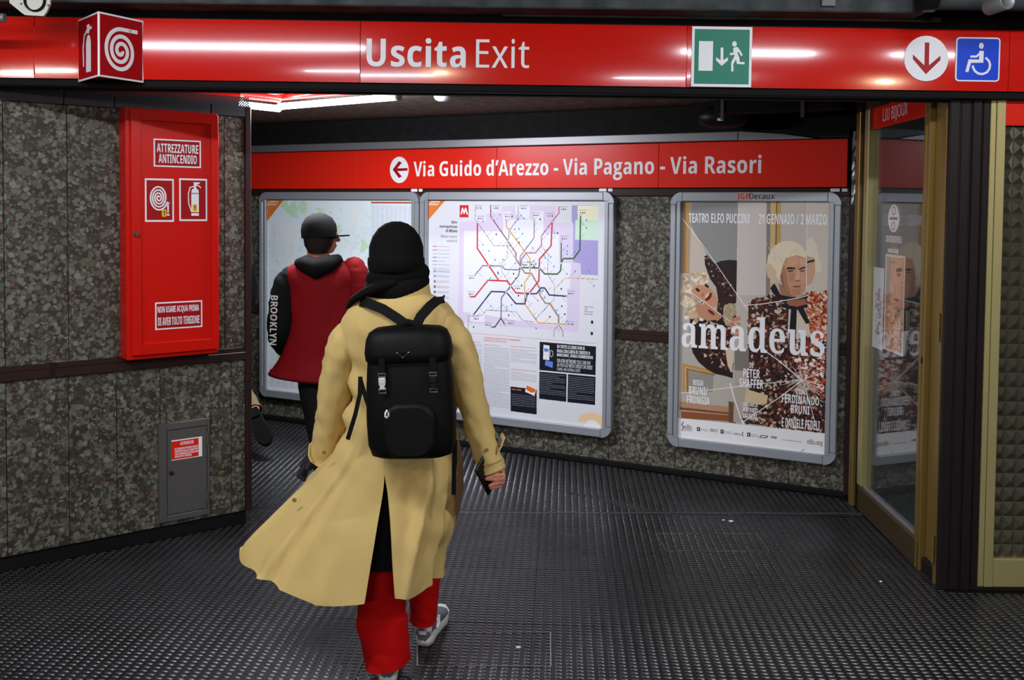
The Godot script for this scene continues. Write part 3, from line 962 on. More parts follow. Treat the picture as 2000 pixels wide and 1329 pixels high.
func make_direction_sign() -> void:
	var s := thing("direction_sign", "red street direction sign band above the poster cases", "sign", FB)
	var xs := [-1.4, -0.2, 0.858, 2.051, 3.231, 4.39]
	for k in xs.size() - 1:
		obj("panel", G.new().span(xs[k] + 0.001, xs[k + 1] - 0.001, 1.853, 2.138, 0.0, 0.03, 0.002), M.red_sign, s)
	obj("disc", G.new().prism(pts([1.3233, 1.9891, 1.3214, 1.9677, 1.3155, 1.9473, 1.3058, 1.9291, 1.293, 1.9139, 1.2775, 1.9025, 1.2602, 1.8954, 1.2419, 1.8931, 1.2235, 1.8956, 1.206, 1.9029, 1.1902, 1.9146, 1.177, 1.9301, 1.167, 1.9486, 1.1608, 1.9693, 1.1586, 1.991, 1.1606, 2.0126, 1.1667, 2.0331, 1.1765, 2.0514, 1.1895, 2.0666, 1.2052, 2.0779, 1.2226, 2.0848, 1.2409, 2.0869, 1.2592, 2.0842, 1.2766, 2.0767, 1.2922, 2.065, 1.3052, 2.0495, 1.315, 2.031, 1.3212, 2.0106]), 0.030, 0.0312), M.white, s)
	obj("arrow", G.new().prism(pts([1.3137, 2.0023, 1.3138, 1.9836, 1.2241, 1.9808, 1.2648, 1.941, 1.2378, 1.9299, 1.1833, 1.9925, 1.2373, 2.0539, 1.2643, 2.0422, 1.224, 2.0015]), 0.0312, 0.0318), M.sign_red, s)
	text(s, "Via Guido d’Arezzo - Via Pagano - Via Rasori", "bold", [1.3664, 1.9035, 3.8868, 2.053], 0.0308, M.white)
	for r in [[1.3359, 1.8304, 1.4333, 1.8509], [2.8161, 1.8305, 2.9104, 1.8491], [4.2941, 1.8272, 4.39, 1.8453]]:
		var l := obj("label_strip", G.new().span(r[0], r[2], r[1], r[3], 0.014, 0.0165), M.white, s)
		obj("print", G.new().span(lerpf(r[0], r[2], 0.55), lerpf(r[0], r[2], 0.68), r[1], r[3], 0.0165, 0.017), M.ink, l)

# ---------------------------------------------------------------- poster cases
func poster_case(label: String, x0: float, x1: float, y0: float, y1: float) -> Node3D:
	var t := thing("poster_case", label, "poster case", FB)
	var w := 0.066
	var h := 0.058
	var r := 0.075
	obj("backing", G.new().span(x0 + 0.02, x1 - 0.02, y0 + 0.02, y1 - 0.02, 0.0, 0.026), M.black, t)
	for y in [[y1 - h, y1], [y0, y0 + h]]:
		obj("frame_rail", G.new().span(x0 + r, x1 - r, y[0], y[1], 0.0, 0.055, 0.005), M.silver, t)
	for x in [[x0, x0 + w * 0.55, x0 + w * 0.6, x0 + w], [x1 - w * 0.55, x1, x1 - w, x1 - w * 0.6]]:
		var g := G.new().span(x[0], x[1], y0 + r, y1 - r, 0.0, 0.055, 0.005)
		g.span(x[2], x[3], y0 + h, y1 - h, 0.0, 0.051, 0.003)
		obj("frame_stile", g, M.silver, t)
	for c in [[x0, y0, 1.0, 1.0], [x1, y0, -1.0, 1.0], [x1, y1, -1.0, -1.0], [x0, y1, 1.0, -1.0]]:
		var q := PackedVector2Array()
		var e := r - 0.0008
		for i in 9:
			var a := PI / 2.0 * i / 8.0
			q.append(Vector2(c[0] + c[2] * (e - e * cos(a)), c[1] + c[3] * (e - e * sin(a))))
		q.append(Vector2(c[0] + c[2] * e, c[1] + c[3] * h))
		q.append(Vector2(c[0] + c[2] * w * 0.6, c[1] + c[3] * h))
		q.append(Vector2(c[0] + c[2] * w * 0.6, c[1] + c[3] * e))
		obj("frame_corner", G.new().prism(q, 0.0, 0.054), M.silver, t)
	return t

func operator_mark(img: Image, s: float) -> void:      # orange corner with a white slanted mark
	fill(img, pts([0, 0, 150 * s, 0, 0, 150 * s]), rgb(226, 124, 52))
	line(img, pts([22 * s, 38 * s, 38 * s, 18 * s, 96 * s, 18 * s, 84 * s, 38 * s, 22 * s, 38 * s]), 4.0 * s, rgb(245, 240, 236))
	for k in 3:
		line(img, pts([(40 + k * 13) * s, 34 * s, (48 + k * 13) * s, 22 * s]), 4.0 * s, rgb(245, 240, 236))

func make_city_map() -> void:
	var t := poster_case("grey poster case holding a city map with lamp glare in its tones", -0.08, 1.424, 0.192, 1.827)
	rng.seed = 41
	var w := 1024
	var h := 1111
	var img := Image.create(w, h, false, Image.FORMAT_RGB8)
	img.fill(rgb(228, 240, 243))  # map tones are whitened to hold the glare of the tube lamp
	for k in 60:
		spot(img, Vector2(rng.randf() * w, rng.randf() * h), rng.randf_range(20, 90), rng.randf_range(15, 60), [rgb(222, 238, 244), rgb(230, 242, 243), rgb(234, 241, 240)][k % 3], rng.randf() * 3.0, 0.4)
	for q in [[190, 60, 60, 40], [270, 40, 50, 36], [150, 30, 34, 18], [40, 720, 36, 60], [60, 780, 30, 40], [520, 160, 30, 16], [120, 900, 24, 50], [400, 80, 40, 20], [700, 260, 40, 24], [620, 620, 50, 34]]:
		for j in 4:
			spot(img, Vector2(q[0], q[1]) + Vector2(rng.randf_range(-20, 20), rng.randf_range(-20, 20)), q[2] * 0.6, q[3] * 0.6, rgb(196, 234, 198), rng.randf() * 3.0, 0.3)
	for k in 170:
		var a := Vector2(rng.randf() * w, rng.randf() * h)
		var d := Vector2.RIGHT.rotated(rng.randf() * TAU) * rng.randf_range(40, 240)
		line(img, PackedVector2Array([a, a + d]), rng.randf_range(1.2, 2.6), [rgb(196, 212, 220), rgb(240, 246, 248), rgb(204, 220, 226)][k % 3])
	for k in 500:
		img.fill_rect(Rect2i(int(rng.randf() * w), int(rng.randf() * h), int(rng.randf_range(3, 12)), 2), rgb(150, 160, 172))
	img.fill_rect(Rect2i(740, 22, 270, 330), rgb(228, 236, 244))
	img.fill_rect(Rect2i(740, 18, 270, 9), rgb(190, 92, 60))
	for k in 9:
		print_lines(img, 746 + k * 29, 40, 768 + k * 29, 345, 6, 2, rgb(186, 196, 212))
	img.fill_rect(Rect2i(0, 0, 12, h), rgb(200, 104, 56))
	img.fill_rect(Rect2i(0, 930, w, 190), rgb(236, 240, 244))
	img.fill_rect(Rect2i(0, 0, 12, h), rgb(200, 104, 56))
	for k in 20:
		print_lines(img, 30 + k * 50, 950, 70 + k * 50, 1080, 7, 2, rgb(170, 180, 192))
	operator_mark(img, 1.0)
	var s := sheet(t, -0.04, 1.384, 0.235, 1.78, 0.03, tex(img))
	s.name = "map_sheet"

func make_network_map() -> void:
	var t := poster_case("grey poster case holding a metro network map in many colours", 1.433, 2.937, 0.194, 1.827)
	rng.seed = 43
	var w := 1400
	var h := 1523
	var img := Image.create(w, h, false, Image.FORMAT_RGB8)
	img.fill(rgb(222, 222, 229))
	# fare zones
	var lilac := rgb(218, 206, 228)
	fill(img, pts([278, 163, 491, 161, 491, 102, 615, 100, 614, 48, 1014, 46, 1015, 160, 1148, 162, 1148, 419, 1202, 425, 1196, 883, 754, 878, 269, 872]), lilac)
	fill(img, pts([312, 226, 623, 225, 622, 90, 684, 89, 685, 142, 856, 140, 855, 84, 929, 84, 930, 231, 1045, 233, 1047, 422, 1134, 427, 1129, 588, 1109, 605, 1106, 852, 753, 834, 483, 806, 311, 796]), rgb(232, 231, 238))
	fill(img, pts([715, 48, 824, 47, 825, 141, 738, 120, 715, 97]), rgb(232, 231, 238))
	fill(img, pts([372, 792, 483, 798, 483, 859, 373, 857]), rgb(232, 231, 238))
	fill(img, pts([1135, 42, 1325, 44, 1327, 500, 1207, 499, 1202, 425, 1148, 419, 1148, 162, 1137, 158]), rgb(170, 160, 212))
	fill(img, pts([1177, 45, 1325, 44, 1326, 141, 1178, 139]), rgb(242, 240, 208))
	fill(img, pts([1162, 139, 1326, 141, 1328, 271, 1161, 270]), rgb(204, 230, 208))
	# lines: [colour, width, path]
	var lines := [
		[rgb(150, 150, 158), 3.0, pts([403, 48, 402, 148, 421, 164, 552, 324, 660, 323, 686, 323])],
		[rgb(140, 140, 148), 2.5, pts([659, 292, 656, 403, 616, 444, 618, 507, 684, 584])],
		[rgb(140, 140, 148), 2.5, pts([661, 331, 758, 455])],
		[rgb(140, 140, 148), 2.5, pts([916, 317, 966, 374, 963, 506, 1015, 578, 1014, 671, 872, 819])],
		[rgb(130, 130, 138), 2.5, pts([350, 916, 354, 822, 465, 811, 496, 773, 610, 773, 731, 774, 780, 831, 868, 834])],
		[rgb(150, 152, 156), 4.0, pts([737, 46, 738, 132, 672, 216, 664, 295])],
		[rgb(92, 140, 132), 4.0, pts([672, 216, 664, 295])],
		[rgb(140, 70, 92), 6.0, pts([524, 45, 526, 123, 659, 288, 704, 346, 727, 377, 724, 408, 758, 455])],
		[rgb(196, 150, 110), 9.0, pts([664, 295, 722, 369, 724, 412, 794, 505, 842, 505, 908, 606, 905, 645, 948, 702, 983, 704, 1048, 790, 1048, 840])],
		[rgb(150, 130, 128), 4.0, pts([664, 295, 722, 369, 724, 412, 794, 505, 842, 505, 908, 606, 905, 645, 948, 702, 983, 704, 1048, 790, 1048, 840])],
		[rgb(226, 168, 62), 6.0, pts([647, 143, 648, 189, 833, 409, 829, 519, 790, 572, 795, 714, 880, 819, 898, 838, 1103, 837])],
		[rgb(226, 168, 62), 3.0, pts([1020, 601, 1091, 528, 1150, 524, 1327, 527])],
		[rgb(120, 112, 150), 6.0, pts([407, 531, 466, 465, 616, 463, 643, 486, 741, 485, 757, 467])],
		[rgb(120, 112, 150), 5.0, pts([860, 143, 860, 264, 784, 359, 756, 392, 757, 455])],
		[rgb(196, 92, 138), 6.0, pts([1042, 52, 1042, 94, 993, 153, 915, 251, 916, 313, 871, 366, 802, 368, 767, 407, 763, 455])],
		[rgb(204, 44, 50), 8.0, pts([421, 168, 421, 345, 590, 560])],
		[rgb(204, 44, 50), 8.0, pts([364, 687, 404, 685, 508, 565, 657, 565, 725, 642, 796, 645, 831, 637, 899, 552, 902, 407, 987, 315, 994, 156])],
		[rgb(66, 104, 72), 8.0, pts([772, 468, 903, 467, 942, 505, 1036, 503, 1059, 479, 1062, 429, 1077, 398, 1152, 395, 1197, 337, 1199, 108])],
		[rgb(66, 104, 72), 7.0, pts([1062, 429, 1062, 286])],
		[rgb(60, 64, 92), 8.0, pts([393, 814, 536, 642, 652, 641, 726, 717, 795, 715, 813, 646, 883, 641, 917, 600, 943, 600, 978, 646, 1107, 648])],
		[rgb(92, 100, 98), 6.0, pts([757, 471, 746, 522, 685, 596, 649, 641, 614, 683, 612, 823])],
		[rgb(70, 74, 80), 7.0, pts([612, 823, 566, 887, 534, 889])],
		[rgb(70, 90, 80), 7.0, pts([612, 823, 645, 869])],
		[rgb(150, 110, 120), 4.0, pts([1048, 840, 1078, 881, 1083, 923])],
		[rgb(130, 130, 138), 3.0, pts([1048, 840, 1015, 885, 1015, 928])],
	]
	for l in lines:
		line(img, l[2], l[1] * 1.25, l[0])
	for l in lines:      # stops as ticks along each line
		var path: PackedVector2Array = l[2]
		for i in path.size() - 1:
			var n := int(path[i].distance_to(path[i + 1]) / 44.0)
			for k in range(1, n + 1):
				var q: Vector2 = path[i].lerp(path[i + 1], float(k) / (n + 1))
				spot(img, q, 4, 4, (l[0] as Color).darkened(0.25))
				if rng.randf() < 0.75:      # a name too small to read
					var dr := Vector2(1, -1).normalized() if rng.randf() < 0.6 else Vector2(1, 1).normalized()
					line(img, PackedVector2Array([q + dr * 10, q + dr * rng.randf_range(28, 58)]), 2.2, rgb(150, 150, 160))
					if rng.randf() < 0.5:
						var e := q + dr * 64
						img.fill_rect(Rect2i(int(e.x) - 5, int(e.y) - 6, 9, 12), rgb(70, 150, 214) if rng.randf() < 0.75 else rgb(40, 42, 52))
	for q in [Vector2(759, 464), Vector2(685, 598), Vector2(652, 641), Vector2(829, 468), Vector2(903, 469), Vector2(791, 644), Vector2(831, 641), Vector2(512, 465), Vector2(618, 466), Vector2(672, 217), Vector2(659, 290), Vector2(782, 360), Vector2(1048, 839), Vector2(1062, 428), Vector2(915, 253), Vector2(421, 165), Vector2(407, 531), Vector2(364, 687), Vector2(393, 814), Vector2(1107, 648), Vector2(1199, 108), Vector2(1062, 286), Vector2(534, 889), Vector2(645, 869), Vector2(1103, 837), Vector2(647, 143), Vector2(860, 143), Vector2(993, 153), Vector2(539, 135), Vector2(738, 120)]:
		spot(img, q, 8, 9, rgb(90, 90, 100))
		spot(img, q, 5.5, 6.5, rgb(240, 240, 244))
	for q in [Vector2(445, 128), Vector2(658, 111), Vector2(877, 101), Vector2(980, 105), Vector2(1215, 81), Vector2(1084, 255), Vector2(376, 658), Vector2(379, 546), Vector2(414, 830), Vector2(511, 867), Vector2(691, 846), Vector2(1138, 619), Vector2(1136, 823), Vector2(738, 602), Vector2(567, 55), Vector2(781, 55), Vector2(1077, 59), Vector2(431, 55), Vector2(793, 438), Vector2(859, 436)]:
		print_lines(img, q.x - 30, q.y - 8, q.x + 30, q.y, 9, 3, rgb(96, 96, 106))
		for k in 3:
			img.fill_rect(Rect2i(int(q.x) - 20 + k * 15, int(q.y) + 5, 9, 10), [rgb(90, 160, 216), rgb(66, 68, 78), rgb(206, 90, 90)][(k + int(q.x)) % 3])
	# key at the left
	for k in 8:
		var y := 341.108 + k * 26.0
		line(img, PackedVector2Array([Vector2(57.4471, y), Vector2(94.1313, y)]), 4.0, [rgb(204, 44, 50), rgb(66, 104, 72), rgb(226, 168, 62), rgb(60, 64, 92), rgb(120, 112, 150), rgb(150, 150, 158), rgb(150, 150, 158), rgb(150, 150, 158)][k])
		print_lines(img, 103.7556, y - 2, 199.3305, y + 4, 8, 3, rgb(140, 140, 150))
	for k in 7:
		var q := Vector2(75.9515, 514.857 + k * 38.0)
		img.fill_rect(Rect2i(int(q.x) - 8, int(q.y) - 8, 18, 18), [rgb(120, 170, 210), rgb(120, 170, 210), rgb(160, 120, 110), rgb(110, 110, 118), rgb(110, 110, 118), rgb(70, 70, 78), rgb(70, 70, 78)][k])
		print_lines(img, q.x + 20, q.y - 6, q.x + 120, q.y + 10, 9, 3, rgb(128, 128, 140))
	# lower half: columns of small print
	line(img, pts([-248, 926, 364, 941, 877, 947, 1320, 950]), 2.0, rgb(190, 130, 120))
	for r in [[Vector2(480, 1031), Vector2(684, 1444)], [Vector2(691, 1031), Vector2(890, 1123)], [Vector2(695, 1187), Vector2(891, 1241)], [Vector2(261, 1018), Vector2(465, 1442)], [Vector2(11, 1018), Vector2(245, 1447)]]:
		print_lines(img, r[0].x, r[0].y, r[1].x, r[1].y, 10.5, 3.0, rgb(150, 150, 158))
	for r in [[Vector2(480, 1014), Vector2(603, 1014)], [Vector2(691, 1010), Vector2(882, 1012)], [Vector2(695, 1169), Vector2(884, 1169)], [Vector2(261, 1001), Vector2(448, 996)]]:
		print_lines(img, r[0].x, r[0].y, r[1].x, r[0].y + 6, 12, 4.5, rgb(216, 118, 84), 1.0)
	var dark := rgb(24, 26, 38)
	for q in [pts([910, 966, 1320, 969, 1319, 1159, 910, 1159]), pts([910, 1169, 1111, 1169, 1110, 1356, 910, 1354]), pts([1121, 1169, 1319, 1169, 1318, 1357, 1120, 1357]), pts([691, 1291, 890, 1293, 892, 1464, 693, 1461])]:
		fill(img, q, dark)
	for r in [[Vector2(916, 1181), Vector2(1103, 1324)], [Vector2(1127, 1183), Vector2(1311, 1338)], [Vector2(701, 1342), Vector2(882, 1424)]]:
		print_lines(img, r[0].x, r[0].y, r[1].x, r[1].y, 12.0, 3.0, rgb(150, 152, 166))
	print_lines(img, 700.3079, 1304.5681, 775.798, 1307.7645, 30, 9, rgb(206, 96, 50), 1.0)
	fill(img, pts([813, 1266, 888, 1289, 875, 1339, 802, 1317]), rgb(238, 232, 226))
	fill(img, pts([816, 1272, 883, 1293, 877, 1315, 845, 1317, 809, 1298]), rgb(226, 108, 40))
	# phone, watch and card drawn in the dark box
	fill(img, pts([938, 984, 983, 987, 983, 1086, 936, 1084]), rgb(226, 228, 234))
	fill(img, pts([944, 1007, 975, 1009, 975, 1030, 944, 1029]), rgb(90, 120, 200))
	line(img, pts([989, 1025, 999, 1017, 1009, 1028, 1008, 1051, 998, 1064, 987, 1053, 989, 1025]), 4.0, rgb(200, 202, 210))
	fill(img, pts([955, 1088, 1011, 1096, 1007, 1137, 950, 1122]), rgb(96, 132, 214))
	# orange edge, corner ring, operator marks
	fill(img, PackedVector2Array([Vector2(w - 30, 0), Vector2(w, 0), Vector2(w, h), Vector2(w - 30, h)]), rgb(222, 116, 58))
	for k in 2:
		spot(img, Vector2(1299, 1524), 118.0 - k * 52.0, 118.0 - k * 52.0, [rgb(240, 206, 160), rgb(238, 238, 244)][k])
	img.fill_rect(Rect2i(0, 1478, w - 160, 60), rgb(222, 222, 229))
	fill(img, PackedVector2Array([Vector2(w - 30, 0), Vector2(w, 0), Vector2(w, h), Vector2(w - 30, h)]), rgb(222, 116, 58))
	operator_mark(img, 1.15)
	var mq := [Vector2(277, 46), Vector2(349, 131)]
	img.fill_rect(Rect2i(int(mq[0].x), int(mq[0].y), int(mq[1].x - mq[0].x), int(mq[1].y - mq[0].y)), rgb(206, 40, 44))
	line(img, pts([288, 111, 301, 68, 313, 103, 325, 68, 340, 111]), 11.0, rgb(240, 238, 240))
	for q in [Vector2(1290, 810), Vector2(1289, 885)]:      # app marks
		spot(img, q, 9, 12, rgb(40, 42, 50))
	print_lines(img, 1234.9415, 709.8893, 1296.5827, 759.6077, 16, 5, rgb(120, 120, 130))
	var s := sheet(t, 1.475, 2.895, 0.235, 1.78, 0.03, tex(img))
	s.name = "map_sheet"
	for r in [["Rete", "bold", [1.6904, 1.602, 1.7363, 1.6218], M.ink], ["metropolitana", "bold", [1.592, 1.564, 1.7366, 1.5906], M.ink], ["di Milano", "bold", [1.6436, 1.5388, 1.7368, 1.5612], M.ink], ["Milano metro", "sans", [1.6022, 1.4986, 1.7371, 1.5202], M.grey_ink], ["network", "sans", [1.6528, 1.4677, 1.7373, 1.4892], M.grey_ink],
		["TO TRAVEL IN MILAN AND UP TO THE 21 NEIGHBOURING", "sans", [1.9627, 0.7921, 2.2494, 0.8051], M.orange], ["MUNICIPALITIES AND RHO FIERA", "sans", [1.9628, 0.7745, 2.1413, 0.7867], M.orange],
		["SU TUTTE LE LINEE ATM SI", "bold", [2.5287, 0.7671, 2.7327, 0.789], M.white], ["PAGA CON CARTA DI CREDITO O", "bold", [2.529, 0.7364, 2.7707, 0.7591], M.white], ["BANCOMAT, SENZA COMMISSIONI", "bold", [2.5294, 0.7075, 2.7927, 0.7309], M.white],
		["ON ATM NETWORK YOU CAN PAY", "sans", [2.5298, 0.6692, 2.7766, 0.6943], M.white], ["AS YOU GO WITH CREDIT OR DEBIT", "sans", [2.5301, 0.6401, 2.7911, 0.6651], M.white], ["CARD, NO EXTRA COST", "sans", [2.5305, 0.6112, 2.7019, 0.6332], M.white]]:
		text(s, r[0], r[1], r[2], 0.0304, r[3])

func in_poly(q: PackedVector2Array, n: int, img: Image, tones: Array, r0: float, r1: float) -> void:      # flowered cloth: small blots inside an outline
	var lo := q[0]
	var hi := q[0]
	for v in q:
		lo = lo.min(v); hi = hi.max(v)
	for k in n:
		var at := Vector2(rng.randf_range(lo.x, hi.x), rng.randf_range(lo.y, hi.y))
		if Geometry2D.is_point_in_polygon(at, q):
			spot(img, at, rng.randf_range(r0, r1), rng.randf_range(r0, r1), tones[rng.randi() % tones.size()], rng.randf() * 3.0, 0.35)

func make_theatre_poster() -> void:
	var t := poster_case("grey poster case holding a theatre poster with wigged figures", 3.321, 4.363, 0.195, 1.824)
	rng.seed = 47
	var w := 900
	var h := 1505
	var img := Image.create(w, h, false, Image.FORMAT_RGB8)
	img.fill(rgb(186, 180, 172))
	# a painted room seen in a broken mirror
	fill(img, pts([-13, -21, 911, -22, 928, 802, 1, 865]), rgb(190, 182, 172))
	fill(img, pts([75, -21, 360, -21, 358, 395, 356, 590, 64, 206]), rgb(146, 146, 142))
	fill(img, pts([360, -21, 530, -21, 538, 567, 359, 576]), rgb(206, 196, 188))
	fill(img, pts([530, -21, 552, -21, 559, 580, 536, 581]), rgb(132, 130, 126))
	fill(img, pts([552, -21, 586, -21, 585, 346, 559, 580]), rgb(206, 176, 118))
	fill(img, pts([586, -21, 592, -21, 592, 319, 585, 319]), rgb(116, 90, 56))
	fill(img, pts([592, -21, 615, -21, 617, 291, 592, 319]), rgb(194, 158, 96))
	fill(img, pts([615, -21, 763, -22, 764, 287, 617, 291]), rgb(196, 186, 174))
	fill(img, pts([764, -22, 898, -22, 891, 550, 769, 556]), rgb(206, 194, 180))
	for q in [[[7, -21, 24, -21, 30, 456, 11, 456], rgb(140, 136, 130)], [[24, -21, 40, -21, 44, 455, 30, 456], rgb(160, 118, 72)], [[40, -21, 59, -21, 61, 454, 44, 455], rgb(196, 152, 96)], [[59, -21, 76, -21, 78, 447, 61, 454], rgb(170, 160, 150)], [[73, 163, 174, 330, 176, 443, 104, 467, 68, 447], rgb(206, 192, 176)]]:
		fill(img, pts(q[0]), q[1])
	# lower left: wall, gold frame, moulding
	fill(img, pts([-1, 751, 351, 730, 355, 1333, 9, 1370]), rgb(182, 176, 164))
	fill(img, pts([33, 1014, 244, 1045, 243, 1061, 49, 1033, 51, 1192, 36, 1194]), rgb(196, 142, 72))
	fill(img, pts([57, 1042, 237, 1063, 236, 1074, 72, 1053, 73, 1190, 61, 1191]), rgb(160, 110, 52))
	fill(img, pts([73, 1054, 230, 1073, 225, 1176, 74, 1190]), rgb(150, 148, 136))
	fill(img, pts([18, 1253, 343, 1256, 344, 1292, 19, 1296]), rgb(186, 140, 110))
	fill(img, pts([19, 1289, 344, 1290, 342, 1303, 19, 1305]), rgb(132, 78, 48))
	fill(img, pts([30, 1313, 334, 1307, 334, 1345, 31, 1356]), rgb(146, 84, 54))
	fill(img, pts([325, 1223, 367, 1226, 370, 1352, 327, 1350]), rgb(112, 78, 58))
	# dark coat of the leaning figure
	var brown := rgb(62, 40, 34)
	var tones := [rgb(126, 54, 42), rgb(190, 164, 140), rgb(88, 40, 34), rgb(150, 104, 82), rgb(40, 26, 24), rgb(46, 30, 28), rgb(66, 40, 34), rgb(206, 188, 168), rgb(36, 24, 24)]
	var a := pts([160, 348, 175, 341, 225, 392, 261, 373, 317, 365, 360, 367, 360, 624, 293, 635, 235, 532, 198, 484, 165, 401])
	fill(img, a, rgb(50, 38, 36))
	in_poly(pts([160, 348, 175, 341, 348, 534, 360, 610, 293, 593, 213, 477]), 220, img, tones, 3, 8)
	a = pts([235, 525, 349, 604, 361, 708, 296, 782, 238, 736, 250, 609])
	fill(img, a, rgb(54, 36, 34))
	in_poly(a, 60, img, tones, 3, 6)
	a = pts([76, 732, 351, 716, 347, 1080, 301, 1070, 237, 1062, 186, 1037, 135, 999, 98, 945, 78, 875])
	fill(img, a, rgb(44, 32, 30))
	a = pts([167, 734, 344, 723, 343, 1045, 300, 1035, 207, 993, 156, 940])
	in_poly(a, 330, img, tones, 4, 11)
	fill(img, pts([298, 901, 354, 890, 343, 1045, 314, 1006]), rgb(216, 196, 170))
	# two wigs and two faces of the leaning figure
	for q in [[280, 850, 96, 84], [350, 810, 60, 50], [240, 1060, 80, 110], [290, 1150, 84, 60], [215, 960, 50, 60]]:
		for k in 26:
			var an := rng.randf() * TAU
			var rr := sqrt(rng.randf())
			var c0 := map_point(q[0] + cos(an) * rr * q[2], q[1] + sin(an) * rr * q[3])
			spot(img, c0, 15, 13, [rgb(226, 206, 178), rgb(206, 178, 144), rgb(240, 226, 204), rgb(188, 156, 120)][k % 4], an, 0.2)
	var skin := rgb(204, 150, 116)
	fill(img, pts([78, 560, 127, 521, 178, 528, 214, 554, 250, 609, 244, 651, 209, 660, 165, 641, 107, 605]), skin)
	fill(img, pts([107, 651, 143, 621, 194, 647, 266, 692, 274, 720, 238, 733, 181, 740, 130, 721]), rgb(192, 138, 106))
	for q in [[Vector2(122, 555), 16.0, 9.0, rgb(60, 36, 30)], [Vector2(178, 528), 16.0, 8.0, rgb(60, 36, 30)], [Vector2(190, 594), 15.0, 30.0, rgb(120, 40, 36)], [Vector2(182, 587), 6.0, 22.0, rgb(232, 220, 206)], [Vector2(153, 585), 9.0, 14.0, rgb(180, 122, 92)], [Vector2(149, 632), 14.0, 9.0, rgb(230, 224, 214)], [Vector2(149, 632), 6.0, 6.0, rgb(56, 60, 70)], [Vector2(209, 688), 26.0, 9.0, rgb(116, 42, 38)]]:
		spot(img, q[0], q[1], q[2], q[3], 0.6)
	# stone and the hand that holds it
	a = pts([283, 649, 314, 627, 357, 628, 361, 680, 330, 731, 338, 765, 296, 761, 281, 706])
	fill(img, a, rgb(176, 160, 130))
	in_poly(a, 60, img, [rgb(196, 182, 152), rgb(156, 140, 112)], 3, 7)
	for k in 4:
		line(img, pts([323.6486 + 4.0 * k, 745.0889 + 34.0 * k, 351.1332 + 6.0 * k, 723.8435 + 32.0 * k, 387.4046, 713.3467 + 36.0 * k]), 24.0, rgb(198, 134, 100))
	# standing figure: flowered coat
	a = pts([433, 627, 460, 598, 562, 569, 649, 575, 696, 593, 781, 555, 884, 530, 890, 804, 437, 835])
	fill(img, a, brown)
	var b := pts([438, 711, 887, 684, 888, 1353, 439, 1345, 404, 1320, 447, 1211])
	fill(img, b, brown)
	in_poly(a, 700, img, tones, 4, 13)
	in_poly(b, 1500, img, tones, 4, 14)
	a = pts([777, 539, 884, 527, 890, 804, 799, 811, 771, 650])
	fill(img, a, rgb(150, 72, 48))
	in_poly(a, 420, img, [rgb(196, 88, 54), rgb(232, 206, 180), rgb(126, 50, 36), rgb(214, 150, 110)], 4, 12)
	a = pts([701, 858, 880, 779, 881, 1155, 772, 1084, 725, 1034])
	in_poly(a, 420, img, [rgb(196, 92, 60), rgb(236, 222, 206), rgb(150, 52, 42), rgb(240, 236, 230), rgb(80, 44, 36)], 4, 13)
	fill(img, pts([503, 721, 665, 711, 608, 851, 576, 984, 521, 913]), rgb(72, 44, 38))
	in_poly(pts([503, 721, 665, 711, 608, 851, 576, 984, 521, 913]), 160, img, tones, 5, 12)
	fill(img, pts([401, 1132, 560, 1165, 554, 1214, 513, 1225, 395, 1209]), rgb(214, 190, 150))
	fill(img, pts([355, 904, 441, 898, 444, 1030, 357, 1032]), rgb(126, 120, 112))
	fill(img, pts([357, 1037, 444, 1037, 404, 1341, 355, 1347]), rgb(176, 166, 150))
	# cravat, ribbon
	fill(img, pts([670, 629, 763, 624, 799, 784, 734, 815, 667, 820]), rgb(214, 200, 180))
	fill(img, pts([684, 635, 717, 636, 714, 817, 674, 819]), rgb(30, 28, 32))
	fill(img, pts([717, 636, 756, 631, 791, 717, 771, 725]), rgb(34, 32, 36))
	# standing figure: second half of the face beyond the crack, wig, face
	fill(img, pts([765, 226, 794, 219, 820, 259, 835, 339, 852, 378, 846, 418, 811, 426, 793, 501, 770, 515]), rgb(226, 210, 186))
	fill(img, pts([767, 327, 812, 339, 817, 419, 799, 487, 770, 509]), rgb(204, 160, 130))
	fill(img, pts([769, 359, 809, 347, 812, 358, 771, 370]), rgb(56, 38, 34))
	fill(img, pts([538, 389, 544, 334, 573, 278, 623, 246, 683, 242, 736, 267, 762, 307, 762, 354, 658, 344, 632, 385, 627, 454, 607, 489, 566, 456, 542, 416]), rgb(230, 212, 184))
	for k in 40:
		var q0 := map_point(lerpf(935, 1200, rng.randf()), lerpf(510, 640, rng.randf()))
		line(img, PackedVector2Array([q0, q0 + Vector2(rng.randf_range(-14, 14), rng.randf_range(12, 34))]), 3.0, [rgb(240, 226, 204), rgb(214, 190, 156), rgb(224, 204, 174)][k % 3])
	for q in [[975, 770, 30, 40], [1000, 830, 26, 30], [950, 720, 24, 30]]:
		spot(img, map_point(q[0], q[1]), q[2], q[3] * 0.8, rgb(214, 188, 152), 0.4, 0.1)
	fill(img, pts([633, 379, 648, 344, 711, 325, 762, 341, 766, 516, 745, 557, 716, 569, 669, 551, 631, 508, 617, 454]), rgb(200, 148, 116))
	fill(img, pts([617, 454, 634, 385, 653, 426, 661, 493, 682, 550, 669, 551, 631, 508]), rgb(172, 122, 94))
	fill(img, pts([608, 495, 635, 508, 669, 551, 716, 569, 703, 586, 622, 563]), rgb(164, 114, 90))
